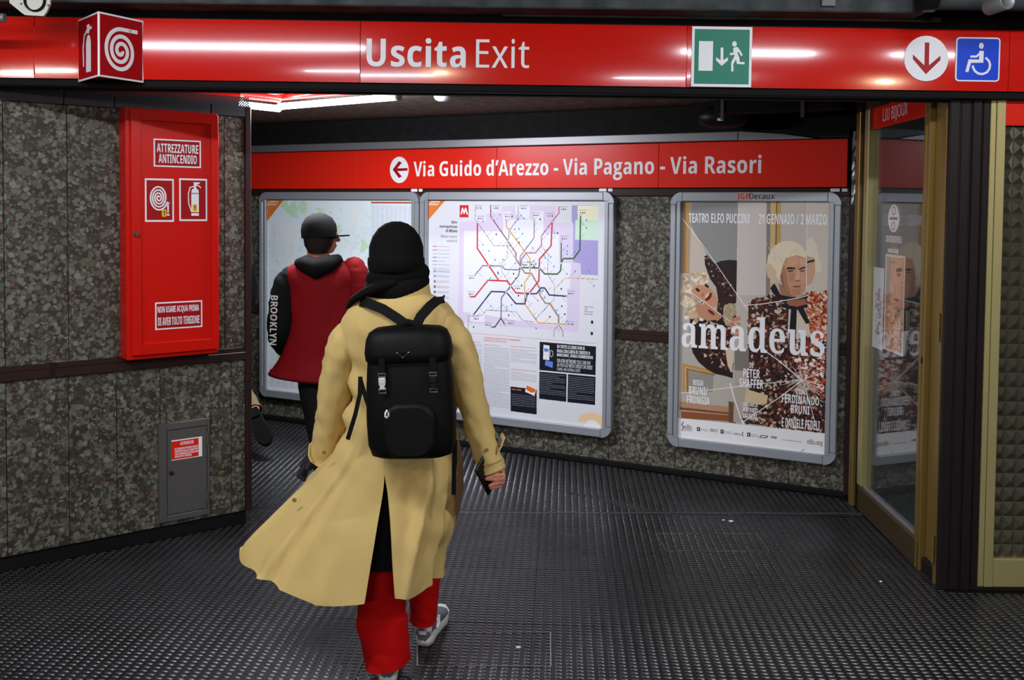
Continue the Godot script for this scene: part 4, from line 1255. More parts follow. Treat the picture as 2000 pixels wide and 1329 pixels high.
	for q in [[[721, 342, 762, 341, 763, 395, 735, 392], rgb(214, 164, 132)], [[658, 344, 717, 329, 722, 382, 656, 393], rgb(210, 160, 128)], [[663, 432, 700, 427, 699, 471, 674, 486], rgb(188, 134, 104)], [[734, 429, 763, 423, 764, 482, 742, 490], rgb(208, 156, 124)], [[682, 523, 741, 517, 738, 551, 709, 562, 682, 547], rgb(184, 132, 104)], [[617, 454, 630, 426, 638, 494, 648, 535, 631, 508], rgb(146, 100, 78)]]:
		fill(img, pts(q[0]), q[1])
	for q in [[[649, 409, 662, 397, 702, 398, 702, 407, 663, 410], rgb(52, 36, 32)], [[722, 406, 755, 389, 761, 396, 729, 411], rgb(52, 36, 32)], [[660, 417, 693, 414, 691, 421, 662, 424], rgb(70, 48, 42)], [[732, 416, 757, 410, 756, 416, 734, 421], rgb(70, 48, 42)], [[711, 417, 726, 416, 733, 470, 704, 474], rgb(214, 164, 132)], [[700, 473, 735, 468, 727, 478, 707, 480], rgb(150, 98, 78)], [[688, 507, 737, 501, 734, 512, 695, 516], rgb(150, 84, 74)]]:
		fill(img, pts(q[0]), q[1])
	fill(img, pts([560, 525, 584, 495, 601, 523, 622, 563, 716, 575, 774, 549, 775, 573, 709, 593, 616, 591, 579, 558]), rgb(36, 32, 34))
	fill(img, pts([663, 595, 762, 577, 770, 610, 717, 626, 670, 622]), rgb(164, 100, 78))
	fill(img, pts([623, 611, 670, 622, 717, 628, 772, 610, 782, 624, 724, 643, 664, 643, 627, 631]), rgb(30, 28, 32))
	img.resize(w / 3, h / 3, Image.INTERPOLATE_LANCZOS)      # the softness of a photograph in print
	img.resize(w, h, Image.INTERPOLATE_CUBIC)
	# cracks
	var white := rgb(238, 234, 230)
	for q in [[[19, 121, 134, 261, 233, 392, 405, 629, 434, 662], 4.0], [[22, 534, 180, 637, 295, 719, 394, 769], 3.5], [[405, 636, 529, 619, 729, 575, 781, 555], 5.0], [[763, 12, 764, 287, 769, 529], 2.5], [[755, 1055, 603, 941, 534, 898], 6.0], [[755, 1055, 524, 1096, 217, 1163, 14, 1203], 4.0], [[755, 1055, 641, 1158, 404, 1348], 5.0], [[755, 1055, 800, 1183, 849, 1348], 3.5], [[755, 1055, 736, 917, 728, 863], 3.0], [[330, 1110, 360, 1206, 397, 1307, 419, 1354], 7.0], [[755, 1055, 881, 993], 4.0], [[755, 1055, 876, 1075], 3.0]]:
		line(img, pts(q[0]), q[1], white)
	for k in 90:      # star of splinters
		var an := rng.randf() * TAU
		var c0 := Vector2(755, 1055)
		var le := rng.randf_range(18, 150) if k % 3 else rng.randf_range(18, 60)
		var d := Vector2(cos(an), sin(an))
		fill(img, PackedVector2Array([c0 + d * 8, c0 + d.rotated(0.1) * le, c0 + d.rotated(0.16) * le * 0.6]), [white, rgb(214, 196, 182), rgb(196, 180, 170)][k % 3])
	# footer
	fill(img, pts([-28, 1359, 192, 1356, 474, 1355, 895, 1355, 898, 1518, -24, 1635]), rgb(240, 238, 238))
	for q in [Vector2(140, 1413), Vector2(287, 1412), Vector2(449, 1412)]:
		img.fill_rect(Rect2i(int(q.x) - 9, int(q.y) - 12, 20, 24), rgb(52, 54, 60))
		img.fill_rect(Rect2i(int(q.x) - 3, int(q.y) - 6, 6, 12), rgb(220, 220, 222))
		print_lines(img, q.x + 16, q.y - 4, q.x + 62, q.y + 12, 9, 3, rgb(120, 120, 126))
	line(img, pts([45, 1377, 35, 1399, 47, 1409, 38, 1435]), 5.0, rgb(40, 40, 46))
	line(img, pts([416, 1400, 409, 1415, 417, 1426]), 4.0, rgb(60, 60, 66))
	line(img, pts([515, 1421, 525, 1408, 563, 1408, 556, 1419, 515, 1421]), 4.0, rgb(40, 40, 46))
	print_lines(img, 645.0277, 1418.6936, 761.9174, 1422.1326, 14, 4, rgb(140, 140, 146))
	line(img, pts([759, 1475, 778, 1461]), 3.0, rgb(60, 60, 66))
	var s := sheet(t, 3.375, 4.305, 0.225, 1.78, 0.03, tex(img))
	s.name = "poster_sheet"
	for r in [["TEATRO ELFO PUCCINI", "bold", [3.4356, 1.6317, 3.8212, 1.6909]], ["21 GENNAIO / 2 MARZO", "bold", [3.8765, 1.6295, 4.2796, 1.6922]], ["amadeus", "serif_bold", [3.3997, 0.8379, 4.2819, 1.0566]],
		["DI", "bold", [3.8365, 0.7386, 3.86, 0.7723]], ["PETER", "bold", [3.7988, 0.6769, 3.9013, 0.7315]], ["SHAFFER", "bold", [3.7755, 0.6136, 3.9237, 0.6696]], ["REGIA", "bold", [3.4814, 0.5991, 3.5481, 0.6337]], ["BRUNI/", "bold", [3.4551, 0.5401, 3.5758, 0.5903]], ["FRONGIA", "bold", [3.4424, 0.4811, 3.5894, 0.5298]],
		["COSTUMI DI", "bold", [3.7995, 0.4979, 3.8922, 0.5209]], ["ANTONIO", "bold", [3.8001, 0.4605, 3.8928, 0.4907]], ["MARRAS", "bold", [3.8008, 0.42, 3.8907, 0.4546]], ["CON", "bold", [4.1224, 0.6001, 4.1735, 0.6352]], ["FERDINANDO", "bold", [4.0374, 0.5438, 4.2566, 0.5944]], ["BRUNI", "bold", [4.0924, 0.4832, 4.2027, 0.5338]], ["E DANIELE FEDELI", "bold", [4.0403, 0.3935, 4.2637, 0.4505]]]:
		text(s, r[0], r[1], r[2], 0.0304, M.white)
	for r in [["elfo", "serif", [3.4278, 0.3126, 3.4763, 0.3408]], ["puccini", "sans", [3.4281, 0.2984, 3.4751, 0.3096]], ["NEXT", "sans", [3.5964, 0.3131, 3.6459, 0.3314]], ["CARIPLO", "sans", [3.7436, 0.3113, 3.7906, 0.3222]], ["coop", "bold", [3.9757, 0.3114, 4.0106, 0.3285]], ["elfo.org", "serif", [4.1933, 0.2977, 4.2827, 0.3355]]]:
		text(s, r[0], r[1], r[2], 0.0304, M.ink)
	var badge := [3.7464, 1.7777, 3.9771, 1.8214]
	obj("badge", G.new().span(badge[0], badge[2], badge[1], badge[3], 0.055, 0.0556), mat(rgb(172, 176, 182), 0.4, 0.2), t)
	text(t, "IGP", "bold", [3.7493, 1.7803, 3.8219, 1.8165], 0.0564, mat(rgb(226, 70, 48), 0.4))
	text(t, "Decaux", "sans", [3.8233, 1.7806, 3.9744, 1.8172], 0.0564, M.ink)

func map_point(x: float, y: float) -> Vector2:      # a spot on the theatre poster, from its own ruler
	return POSTER_AT + Vector2(x * POSTER_X.x + y * POSTER_Y.x, x * POSTER_X.y + y * POSTER_Y.y)
const POSTER_AT := Vector2(-113.5798, -70.9795)
const POSTER_X := Vector2(0.6874, -0.0249)
const POSTER_Y := Vector2(0.0131, 0.6903)

# ---------------------------------------------------------------- fire cabinet and hatch
func make_fire_cabinet() -> void:
	var t := thing("fire_cabinet", "tall red fire equipment cabinet with white stickers on stone wall", "cabinet", FL)
	obj("body", G.new().span(0.545, 1.0, 0.955, 2.178, 0.0, 0.104, 0.004), M.red_box, t)
	var x0 := 0.566
	var x1 := 0.998
	var y0 := 0.978
	var y1 := 2.17
	var d := obj("door", G.new().span(x0, x1, y0, y1, 0.104, 0.112, 0.002), M.red_box, t)
	for r in [[x0, x0 + 0.046, y0, y1], [x1 - 0.036, x1, y0, y1], [x0 + 0.046, x1 - 0.036, y0, y0 + 0.056], [x0 + 0.046, x1 - 0.036, y1 - 0.05, y1]]:
		obj("door_edge", G.new().span(r[0], r[1], r[2], r[3], 0.112, 0.124, 0.0025), M.red_box, d)
	obj("lock_knob", G.new().lathe([[0.014, 0.0], [0.014, 0.006], [0.0105, 0.008], [0.0105, 0.026], [0.009, 0.029]], Vector3(0.5838, 1.5707, 0.124), Basis(Vector3.RIGHT, PI / 2.0), 18), M.chrome, d)
	for y in [1.12, 1.62, 2.04]:
		obj("hinge", G.new().tube(v3([1.001, y - 0.03, 0.108, 1.001, y + 0.03, 0.108]), 0.006, 8), M.red_box, d)
	var z := 0.112
	for r in [[[0.676, 1.8987, 0.9111, 2.0353], ["ATTREZZATURE", [0.691, 1.9696, 0.8973, 2.0126], "ANTINCENDIO", [0.6994, 1.9177, 0.8892, 1.9608]]], [[0.6786, 1.0957, 0.9147, 1.2316], ["NON USARE ACQUA PRIMA", [0.69, 1.1728, 0.8977, 1.2112], "DI AVER TOLTO TENSIONE", [0.6922, 1.1163, 0.9001, 1.156]]]]:
		var q: Array = r[0]
		var s := obj("sticker", G.new().span(q[0], q[2], q[1], q[3], z, z + 0.0008), M.white, t)
		obj("sticker_field", G.new().span(q[0] + 0.007, q[2] - 0.007, q[1] + 0.007, q[3] - 0.007, z + 0.0008, z + 0.0012), M.sign_red, s)
		for k in 2:
			text(s, r[1][k * 2], "bold", r[1][k * 2 + 1], z + 0.0016, M.white)
	var a := [0.6327, 1.6285, 0.7736, 1.8406]
	var s1 := obj("sticker", G.new().span(a[0], a[2], a[1], a[3], z, z + 0.0008), M.white, t)
	obj("sticker_field", G.new().span(a[0] + 0.008, a[2] - 0.008, a[1] + 0.009, a[3] - 0.009, z + 0.0008, z + 0.0012), M.sign_red, s1)
	var c := Vector2(lerpf(a[0], a[2], 0.47), lerpf(a[1], a[3], 0.56))
	var path := PackedVector2Array()
	for v in spiral(3.9, 0.003, 0.051, 0.0, 110):
		path.append(c + v * Vector2(0.86, 1.22))
	path.append(c + Vector2(0.045, -0.02))
	var g := G.new().ribbon(path, 0.0075, z + 0.0012, z + 0.0018)
	g.span(c.x + 0.037, c.x + 0.053, c.y - 0.03, c.y - 0.024, z + 0.0012, z + 0.0018)
	g.prism(pts([c.x + 0.040, c.y - 0.034, c.x + 0.050, c.y - 0.034, c.x + 0.048, c.y - 0.075, c.x + 0.043, c.y - 0.075]), z + 0.0012, z + 0.0018)
	g.span(c.x + 0.039, c.x + 0.052, c.y - 0.088, c.y - 0.08, z + 0.0012, z + 0.0018)
	obj("pictogram", g, M.white, s1)
	var b := [0.8004, 1.6323, 0.9423, 1.8451]
	var s2 := obj("sticker", G.new().span(b[0], b[2], b[1], b[3], z, z + 0.0008), M.white, t)
	obj("sticker_field", G.new().span(b[0] + 0.008, b[2] - 0.008, b[1] + 0.009, b[3] - 0.009, z + 0.0008, z + 0.0012), M.sign_red, s2)
	var m := Vector2(lerpf(b[0], b[2], 0.56), lerpf(b[1], b[3], 0.5))
	g = G.new()
	g.prism(pts([m.x - 0.019, m.y - 0.062, m.x + 0.019, m.y - 0.062, m.x + 0.019, m.y + 0.03, m.x - 0.019, m.y + 0.03]), z + 0.0012, z + 0.0018)
	g.prism(pts([m.x - 0.019, m.y + 0.034, m.x + 0.019, m.y + 0.034, m.x + 0.017, m.y + 0.05, m.x + 0.006, m.y + 0.058, m.x - 0.006, m.y + 0.058, m.x - 0.017, m.y + 0.05]), z + 0.0012, z + 0.0018)
	g.span(m.x - 0.006, m.x + 0.006, m.y + 0.058, m.y + 0.076, z + 0.0012, z + 0.0018)
	g.prism(pts([m.x - 0.004, m.y + 0.072, m.x + 0.024, m.y + 0.082, m.x + 0.024, m.y + 0.088, m.x - 0.008, m.y + 0.088]), z + 0.0012, z + 0.0018)
	g.ribbon(pts([m.x - 0.004, m.y + 0.068, m.x - 0.025, m.y + 0.062, m.x - 0.034, m.y + 0.03, m.x - 0.032, m.y - 0.02, m.x - 0.018, m.y - 0.06]), 0.005, z + 0.0012, z + 0.0017)
	g.ribbon(pts([m.x, m.y + 0.078, m.x + 0.02, m.y + 0.07, m.x + 0.03, m.y + 0.06]), 0.005, z + 0.0012, z + 0.0017)
	g.span(m.x - 0.019, m.x + 0.019, m.y - 0.08, m.y - 0.067, z + 0.0012, z + 0.0018)
	obj("pictogram", g, M.white, s2)
	for q in [[s1, Vector2(c.x + 0.026, c.y - 0.076)], [s2, Vector2(m.x - 0.002, m.y - 0.04)]]:
		var y: Vector2 = q[1]
		obj("number_tag", G.new().prism(round_rect(y.x - 0.011, y.y - 0.018, y.x + 0.011, y.y + 0.018, 0.004, 3), z + 0.0018, z + 0.0022), M.yellow, q[0])
		text(q[0], "1", "bold", [y.x - 0.004, y.y - 0.012, y.x + 0.004, y.y + 0.012], z + 0.0026, M.ink)

func make_service_hatch() -> void:
	var t := thing("service_hatch", "small grey metal service hatch low in the stone wall", "hatch", FL)
	var x0 := 0.726
	var x1 := 0.988
	var y0 := 0.098
	var y1 := 0.604
	obj("backing", G.new().span(x0, x1, y0, y1, 0.0, 0.004), M.steel, t)
	for r in [[x0, x0 + 0.04, y0, y1], [x1 - 0.012, x1, y0, y1], [x0 + 0.04, x1 - 0.012, y0, y0 + 0.03], [x0 + 0.04, x1 - 0.012, y1 - 0.036, y1]]:
		obj("frame_bar", G.new().span(r[0], r[1], r[2], r[3], 0.0, 0.018, 0.002), M.steel, t)
	var d := obj("door", G.new().span(x0 + 0.043, x1 - 0.014, y0 + 0.033, y1 - 0.039, 0.004, 0.016, 0.002), M.steel, t)
	obj("knob", G.new().lathe([[0.011, 0.0], [0.011, 0.004], [0.009, 0.012], [0.004, 0.015]], Vector3(0.7864, 0.3485, 0.016), Basis(Vector3.RIGHT, PI / 2.0), 14), M.brown, d)
	for y in [0.19, 0.5]:
		obj("hinge", G.new().tube(v3([x1 - 0.013, y - 0.03, 0.02, x1 - 0.013, y + 0.03, 0.02]), 0.005, 8), M.steel, d)
	var q := [0.7885, 0.4097, 0.9479, 0.5132]
	var s := obj("sticker", G.new().span(q[0], q[2], q[1], q[3], 0.016, 0.0168), M.white, t)
	obj("sticker_field", G.new().span(q[0], lerpf(q[0], q[2], 0.88), q[1] + 0.004, q[3] - 0.006, 0.0168, 0.0172), M.red_sign, s)
	obj("underline", G.new().span(lerpf(q[0], q[2], 0.28), lerpf(q[0], q[2], 0.72), lerpf(q[1], q[3], 0.715), lerpf(q[1], q[3], 0.73), 0.0172, 0.0176), M.white, s)
	var rows := [["ATTENZIONE", 0.28, 0.72, 0.745, 0.87], ["GLI IDRANTI POSSONO ESSERE", 0.1, 0.86, 0.5, 0.6], ["UTILIZZATI SOLO A CONDIZIONE", 0.1, 0.86, 0.37, 0.47], ["CHE GLI IMPIANTI ELETTRICI NON", 0.1, 0.86, 0.24, 0.34], ["SIANO SOTTO TENSIONE.", 0.1, 0.66, 0.11, 0.21]]
	for r in rows:
		text(s, r[0], "bold", [lerpf(q[0], q[2], r[1]), lerpf(q[1], q[3], r[3]), lerpf(q[0], q[2], r[2]), lerpf(q[1], q[3], r[4])], 0.0176, M.white)

func make_fittings() -> void:
	# bracket of a ceiling camera, above the red fascia
	var d := 3.9
	var t := thing("camera_bracket", "cream metal bracket with a round dark opening above the fascia", "bracket", Transform3D(Basis.IDENTITY, Vector3(-1.8999, 2.5189, -3.9)))
	obj("plate", G.new().prism(pts([-0.105, 0.0595, 0.0596, 0.0609, 0.0588, -0.0156, 0.0442, -0.048, 0.0319, -0.0642, -0.0414, -0.0608, -0.0575, -0.0489, -0.1018, -0.013]), -0.006, 0.006), M.plastic, t)
	obj("opening", G.new().lathe([[0.042, 0.0], [0.042, 0.02], [0.037, 0.022], [0.036, 0.004]], Vector3(0.002, -0.006, 0.0), Basis(Vector3.RIGHT, PI / 2.0), 28), M.black, t)
	for q in [Vector2(-0.0551, -0.0166), Vector2(0.0527, -0.0217)]:
		obj("screw", G.new().lathe([[0.004, 0.0], [0.004, 0.003], [0.002, 0.004]], Vector3(q.x, q.y, 0.006), Basis(Vector3.RIGHT, PI / 2.0), 10), M.steel, t)
	obj("arm", G.new().tube(PackedVector3Array([Vector3(-0.02, 0.06, -0.03), Vector3(-0.02, 0.4311, -0.03)]), 0.014, 10), M.plastic, t)
	var c := thing("conduit", "short pale grey conduit end beside the cream bracket", "pipe", Transform3D(Basis.IDENTITY, Vector3(-2.0693, 2.4567, -3.95)))
	obj("tube", G.new().tube(v3([-0.5, 0, 0, 0.02, 0, 0]), 0.0175, 14), M.alu, c)
	var p := thing("ceiling_pipe", "thick grey pipe under the hall ceiling over the shop front", "pipe", Transform3D(Basis.IDENTITY, Vector3(1.72, 2.605, -4.0)))
	obj("pipe", G.new().tube(v3([-0.02, 0, 0, 3.2, -0.02, 0]), 0.072, 24), M.concrete, p)
	obj("collar", G.new().tube(v3([-0.06, 0, 0, -0.01, 0, 0]), 0.082, 24), M.dark_plastic, p)
	obj("branch", G.new().lathe([[0.030, 0.0], [0.030, 0.12], [0.027, 0.122], [0.026, 0.02]], Vector3(0.1777, -0.0844, 0.16) - Vector3(0.012, 0, 0.06), Basis(Vector3.RIGHT, PI / 2.0) * Basis(Vector3.BACK, -0.12), 20), M.alu, p)
	obj("strap", G.new().tube(v3([0.2, 0.0, 0.0, 0.23, 0.0, 0.0]), 0.0745, 24), M.steel, p)
	var s := thing("smoke_detector", "small white dome on the passage ceiling", "detector", Transform3D(Basis.IDENTITY, Vector3(-0.4152, 2.37, -5.7237)))
	obj("dome", G.new().lathe([[0.05, 0.0], [0.05, -0.012], [0.04, -0.028], [0.02, -0.036]], Vector3.ZERO, Basis.IDENTITY, 20), M.white, s)
	var k := thing("loudspeaker", "dark rounded loudspeaker hung over the direction sign", "speaker", Transform3D(FB.basis, FB * Vector3(3.68, 2.2, 0.16)))
	var rings := []
	for q in [[-0.15, 0.03], [-0.13, 0.055], [-0.06, 0.07], [0.06, 0.07], [0.13, 0.055], [0.15, 0.03]]:
		var ring := PackedVector3Array()
		for j in 16:
			var an := TAU * j / 16.0
			ring.append(Vector3(q[0], cos(an) * q[1] + 0.08, sin(an) * q[1] * 0.9))
		rings.append(ring)
	obj("shell", G.new().loft(rings), M.dark_plastic, k)
	obj("bracket", G.new().span(-0.1, 0.1, 0.13, 0.18, -0.05, 0.02, 0.005), M.black, k)
	obj("name_plate", G.new().prism(round_rect(-0.02, 0.05, 0.02, 0.066, 0.007, 4), 0.058, 0.064), M.white, k)
	var u := thing("ceiling_duct", "black cable duct under the passage ceiling over the direction sign", "duct", Transform3D(FB.basis, FB * Vector3(4.0, 2.3, 0.3)))
	obj("duct", G.new().span(-0.32, 0.4, -0.02, 0.07, -0.06, 0.06, 0.008), M.dark_plastic, u)
	for x in [-0.28, 0.18]:
		obj("hanger", G.new().span(x, x + 0.02, -0.06, 0.07, 0.062, 0.07, 0.002), M.steel, u)
	for q in [[Vector3(0.0372, 0, -3.712), 0.012, "tiny white scrap of paper lying on the bright edged inspection cover"], [Vector3(1.2159, 0, -5.2768), 0.016, "larger white paper scrap on the floor below the theatre poster"], [Vector3(1.1773, 0, -5.2933), 0.009, "smaller white paper scrap on the floor below the theatre poster"], [Vector3(1.7127, 0, -4.4205), 0.008, "tiny white paper scrap on the floor before the shop window"]]:      # scraps of paper on the rubber
		rng.seed = int(q[1] * 1000.0)
		var o := PackedVector2Array()
		for i in 7:
			o.append(Vector2(cos(TAU * i / 7.0), sin(TAU * i / 7.0) * 0.7) * q[1] * rng.randf_range(0.6, 1.0))
		var sc := thing("paper_scrap", q[2], "litter", Transform3D(Basis.IDENTITY, q[0] + Vector3(0, 0.003, 0)), "paper scraps on the floor")
		obj("scrap", G.new().prism(o, 0.0, 0.003), M.paper, sc, Transform3D(Basis(Vector3.RIGHT, -PI / 2.0 + 0.15), Vector3.ZERO))
	var e := thing("sealing_foil", "crumpled silver foil strip at the end of the direction sign", "foil", FB)
	var g := G.new()
	rng.seed = 90
	var grid := []
	for j in 16:
		var row := []
		for i in 5:
			row.append(Vector3(4.415 + 0.06 * i / 4.0, 1.75 + 0.43 * j / 15.0, 0.035 + rng.randf_range(-0.006, 0.006)))
		grid.append(row)
	for j in 15:
		for i in 4:
			g.quad(grid[j][i], grid[j][i + 1], grid[j + 1][i + 1], grid[j + 1][i])
	g.span(4.416, 4.474, 1.752, 2.178, 0.0, 0.026)
	obj("foil", g, mat(rgb(120, 120, 122), 0.35, 0.7), e)


# ---------------------------------------------------------------- people
func spline(rows: Array, t: float) -> Array:      # rows of numbers, smooth between them; t from 0 to 1
	var n := rows.size() - 1
	var f := clampf(t, 0.0, 1.0) * n
	var i := mini(int(f), n - 1)
	var u := f - i
	var a: Array = rows[maxi(i - 1, 0)]
	var b: Array = rows[i]
	var c: Array = rows[i + 1]
	var d: Array = rows[mini(i + 2, n)]
	var out := []
	for k in b.size():
		out.append(cubic_interpolate(b[k], c[k], a[k], d[k], u))
	return out

func limb(path: Array, wrinkle: float, seed_: int, seg := 22, steps := 34) -> G:      # a sleeve or a trouser leg: rows of [x, y, z, across, along]
	var nz := FastNoiseLite.new()
	nz.seed = seed_
	nz.frequency = 1.0
	nz.fractal_octaves = 2
	var rings := []
	var side := Vector3.RIGHT
	for i in steps + 1:
		var q := spline(path, float(i) / steps)
		var e := spline(path, minf(1.0, (i + 0.6) / steps))
		var s := spline(path, maxf(0.0, (i - 0.6) / steps))
		var d := Vector3(e[0] - s[0], e[1] - s[1], e[2] - s[2]).normalized()
		var x := (side - d * side.dot(d)).normalized()
		var z := x.cross(d).normalized()
		var ring := PackedVector3Array()
		for j in seg:
			var a := TAU * j / seg
			var k := 1.0 + wrinkle * nz.get_noise_3d(cos(a) * 1.1, i * 0.28 + a * 0.25, sin(a) * 1.1) * 1.6
			ring.append(Vector3(q[0], q[1], q[2]) + x * cos(a) * q[3] * k + z * sin(a) * q[4] * k)
		if i == 0:      # a rounded head
			for k in [[0.85, 0.3], [0.6, 0.7], [0.28, 0.92]]:
				var dome := PackedVector3Array()
				for v in ring:
					dome.append(Vector3(q[0], q[1], q[2]).lerp(v, k[1]) - d * k[0] * minf(q[3], q[4]))
				rings.append(dome)
		rings.append(ring)
	# a turned-in edge, so that the opening shows depth
	var last: PackedVector3Array = rings[rings.size() - 1]
	var prev: PackedVector3Array = rings[rings.size() - 3]
	var m := Vector3.ZERO
	for v in last:
		m += v / seg
	var inner := PackedVector3Array()
	var deep := PackedVector3Array()
	for j in seg:
		inner.append(m.lerp(last[j], 0.95))
		deep.append(m.lerp(prev[j], 0.80))
	rings.append(inner)
	rings.append(deep)
	var g := G.new().loft(rings)
	var per := seg * 2
	for i in range((rings.size() - 3) * per, (rings.size() - 2) * per):      # a crisp hem
		g.s[i] = -1
	return g

func make_shoe(parent: Node, at: Transform3D, side: float, lettering: bool) -> void:
	var s := obj("shoe", shoe_upper(side), mat(rgb(98, 98, 108), 0.7), parent, at)
	var out := PackedVector2Array()
	for q in [[0.0, 0.0], [0.024, -0.004], [0.034, -0.03], [0.034, -0.09], [0.04, -0.15], [0.05, -0.2], [0.044, -0.255], [0.022, -0.288], [0.0, -0.294], [-0.022, -0.285], [-0.04, -0.25], [-0.046, -0.2], [-0.036, -0.14], [-0.033, -0.08], [-0.033, -0.03], [-0.024, -0.004]]:
		out.append(Vector2(q[0] * side, q[1]))
	var rings := []
	for l in [[0.0, 0.93], [0.004, 1.0], [0.024, 1.03], [0.032, 1.0]]:
		var ring := PackedVector3Array()
		for v in out:
			ring.append(Vector3(v.x * l[1], l[0] + maxf(0.0, -v.y - 0.2) * 0.12, (v.y + 0.14) * l[1] - 0.14))
		rings.append(ring)
	obj("sole", G.new().loft(rings), mat(rgb(214, 212, 206), 0.6), s)
	var patch := []
	for y in [0.052, 0.066, 0.084, 0.1]:
		var ring := PackedVector3Array()
		for j in 9:
			var a := PI * (0.12 + 0.76 * j / 8.0)
			ring.append(Vector3(cos(a) * 0.0355, y, -0.03 + sin(a) * (0.0365 - (y - 0.05) * 0.09)))
		patch.append(ring)
	var pg := G.new()
	for i in 3:
		for j in 8:
			pg.quad(patch[i][j + 1], patch[i][j], patch[i + 1][j], patch[i + 1][j + 1])
	var lab := obj("heel_patch", pg, mat(rgb(196, 194, 200), 0.6), s)
	if lettering:
		text(lab, "new", "bold", [-0.012, 0.082, 0.010, 0.091], 0.0062, M.ink)
		text(lab, "balance", "bold", [-0.019, 0.069, 0.019, 0.08], 0.0072, M.ink)
	for k in 2:
		var sx := 0.044 * side
		obj("stripe", G.new().tube(PackedVector3Array([Vector3(sx * 0.84, 0.042, -0.085 - k * 0.022), Vector3(sx * 0.74, 0.075, -0.105 - k * 0.022)]), 0.0065, 6, 0.6), M.white, s)

func shoe_upper(side: float) -> G:
	var rings := []
	for q in [[0.002, 0.022, 0.07], [-0.012, 0.031, 0.098], [-0.04, 0.034, 0.106], [-0.085, 0.035, 0.1], [-0.13, 0.037, 0.085], [-0.18, 0.043, 0.066], [-0.22, 0.045, 0.055], [-0.26, 0.036, 0.046], [-0.284, 0.014, 0.036]]:
		var ring := PackedVector3Array()
		for j in 14:
			var a := TAU * j / 14.0
			var y: float = 0.022 + (q[2] - 0.022) * (0.5 + 0.5 * sin(a))
			ring.append(Vector3(cos(a) * q[1] + (0.004 * side if q[0] < -0.15 else 0.0), y, q[0]))
		rings.append(ring)
	return G.new().loft(rings)

func head_bones(c: Vector3) -> Array:      # facing -z
	return [[c + Vector3(0, 0.03, 0.012), c + Vector3(0, 0.025, -0.025), 0.083, 0.074], [c + Vector3(0, -0.03, -0.04), c + Vector3(0, -0.075, -0.058), 0.052, 0.030], [c + Vector3(0, -0.01, -0.094), c + Vector3(0, -0.03, -0.108), 0.009, 0.012],
		[c + Vector3(-0.028, 0.005, -0.088), c + Vector3(0.028, 0.005, -0.088), 0.010, 0.010], [c + Vector3(-0.018, -0.06, -0.088), c + Vector3(0.018, -0.06, -0.088), 0.008, 0.008],
		[c + Vector3(-0.079, -0.005, 0.0), c + Vector3(-0.082, 0.02, 0.008), 0.011, 0.014], [c + Vector3(0.079, -0.005, 0.0), c + Vector3(0.082, 0.02, 0.008), 0.011, 0.014], [c + Vector3(0, -0.06, 0.01), c + Vector3(0, -0.15, 0.015), 0.052, 0.056]]

const WOMAN := Vector3(-0.41, 0, -3.5)

func coat_point(row: Array, t: float, left: bool, nz: FastNoiseLite) -> Vector3:
	# row: y, left, right, back, front, slit-left x, slit-right x. t runs from the front edge (0) to the middle of the back (1)
	var cx: float = (row[1] + row[2]) / 2.0
	var rx: float = (row[2] - row[1]) / 2.0
	var slit: float = acos(clampf((row[5] if left else row[6]) - cx, -rx * 0.98, rx * 0.98) / rx)
	var front := -PI / 2.0 + (TAU - 0.16 if left else 0.16)
	var a := lerpf(front, slit, t)
	var c := cos(a)
	var s := sin(a)
	var x: float = cx + signf(c) * pow(absf(c), 0.86) * rx
	var low: float = clampf((0.98 - row[0]) / 0.6, 0.0, 1.0)
	var z: float = signf(s) * pow(absf(s), lerpf(0.86, 1.25, low * maxf(0.0, -c)) if left else 0.86) * (row[3] if s > 0.0 else row[4])
	var edge := clampf((1.0 - t) * 8.0, 0.15, 1.0) * (1.0 - 0.9 * low * smoothstep(0.55, 0.95, -c))
	# folds that fan out towards the hem, and crumpled cloth
	var wave := func(v: float) -> float: return 1.0 - 2.0 * sqrt(absf(sin(v)))
	var fold: float = low * edge * ((0.030 * wave.call(a * 2.5 + 0.75) + 0.013 * wave.call(a * 5.5 + 0.3)) if left else (0.020 * wave.call(a * 3.0 + 0.4) + 0.016 * wave.call(a * 7.0)))
	var drag: float = nz.get_noise_3d(x * 5.0 + row[0] * 2.2, row[0] * 3.2 - x * 3.0, z * 3.0)
	fold += (0.024 * (1.0 - 0.7 * low) if left else 0.034) * drag * edge * clampf((1.42 - row[0]) * 5.0, 0.0, 1.0)
	if left:      # the back panel lies over the side panel
		z -= 0.05 * low * smoothstep(2.0, 2.1, a)
	# creases pulled under the straps and at the waist
	var pull := exp(-pow((row[0] - 1.02) / 0.16, 2.0))
	fold += 0.016 * pull * sin(row[0] * 46.0 + x * 26.0) * clampf(absf(c), 0.0, 1.0)
	var n := Vector3(c / maxf(rx, 0.05), 0, s / maxf(row[3] if s > 0.0 else row[4], 0.05)).normalized()
	return Vector3(x, row[0] + (0.085 * low * low * maxf(0.0, -c) if left else 0.02 * low * maxf(0.0, c)), z) + n * fold

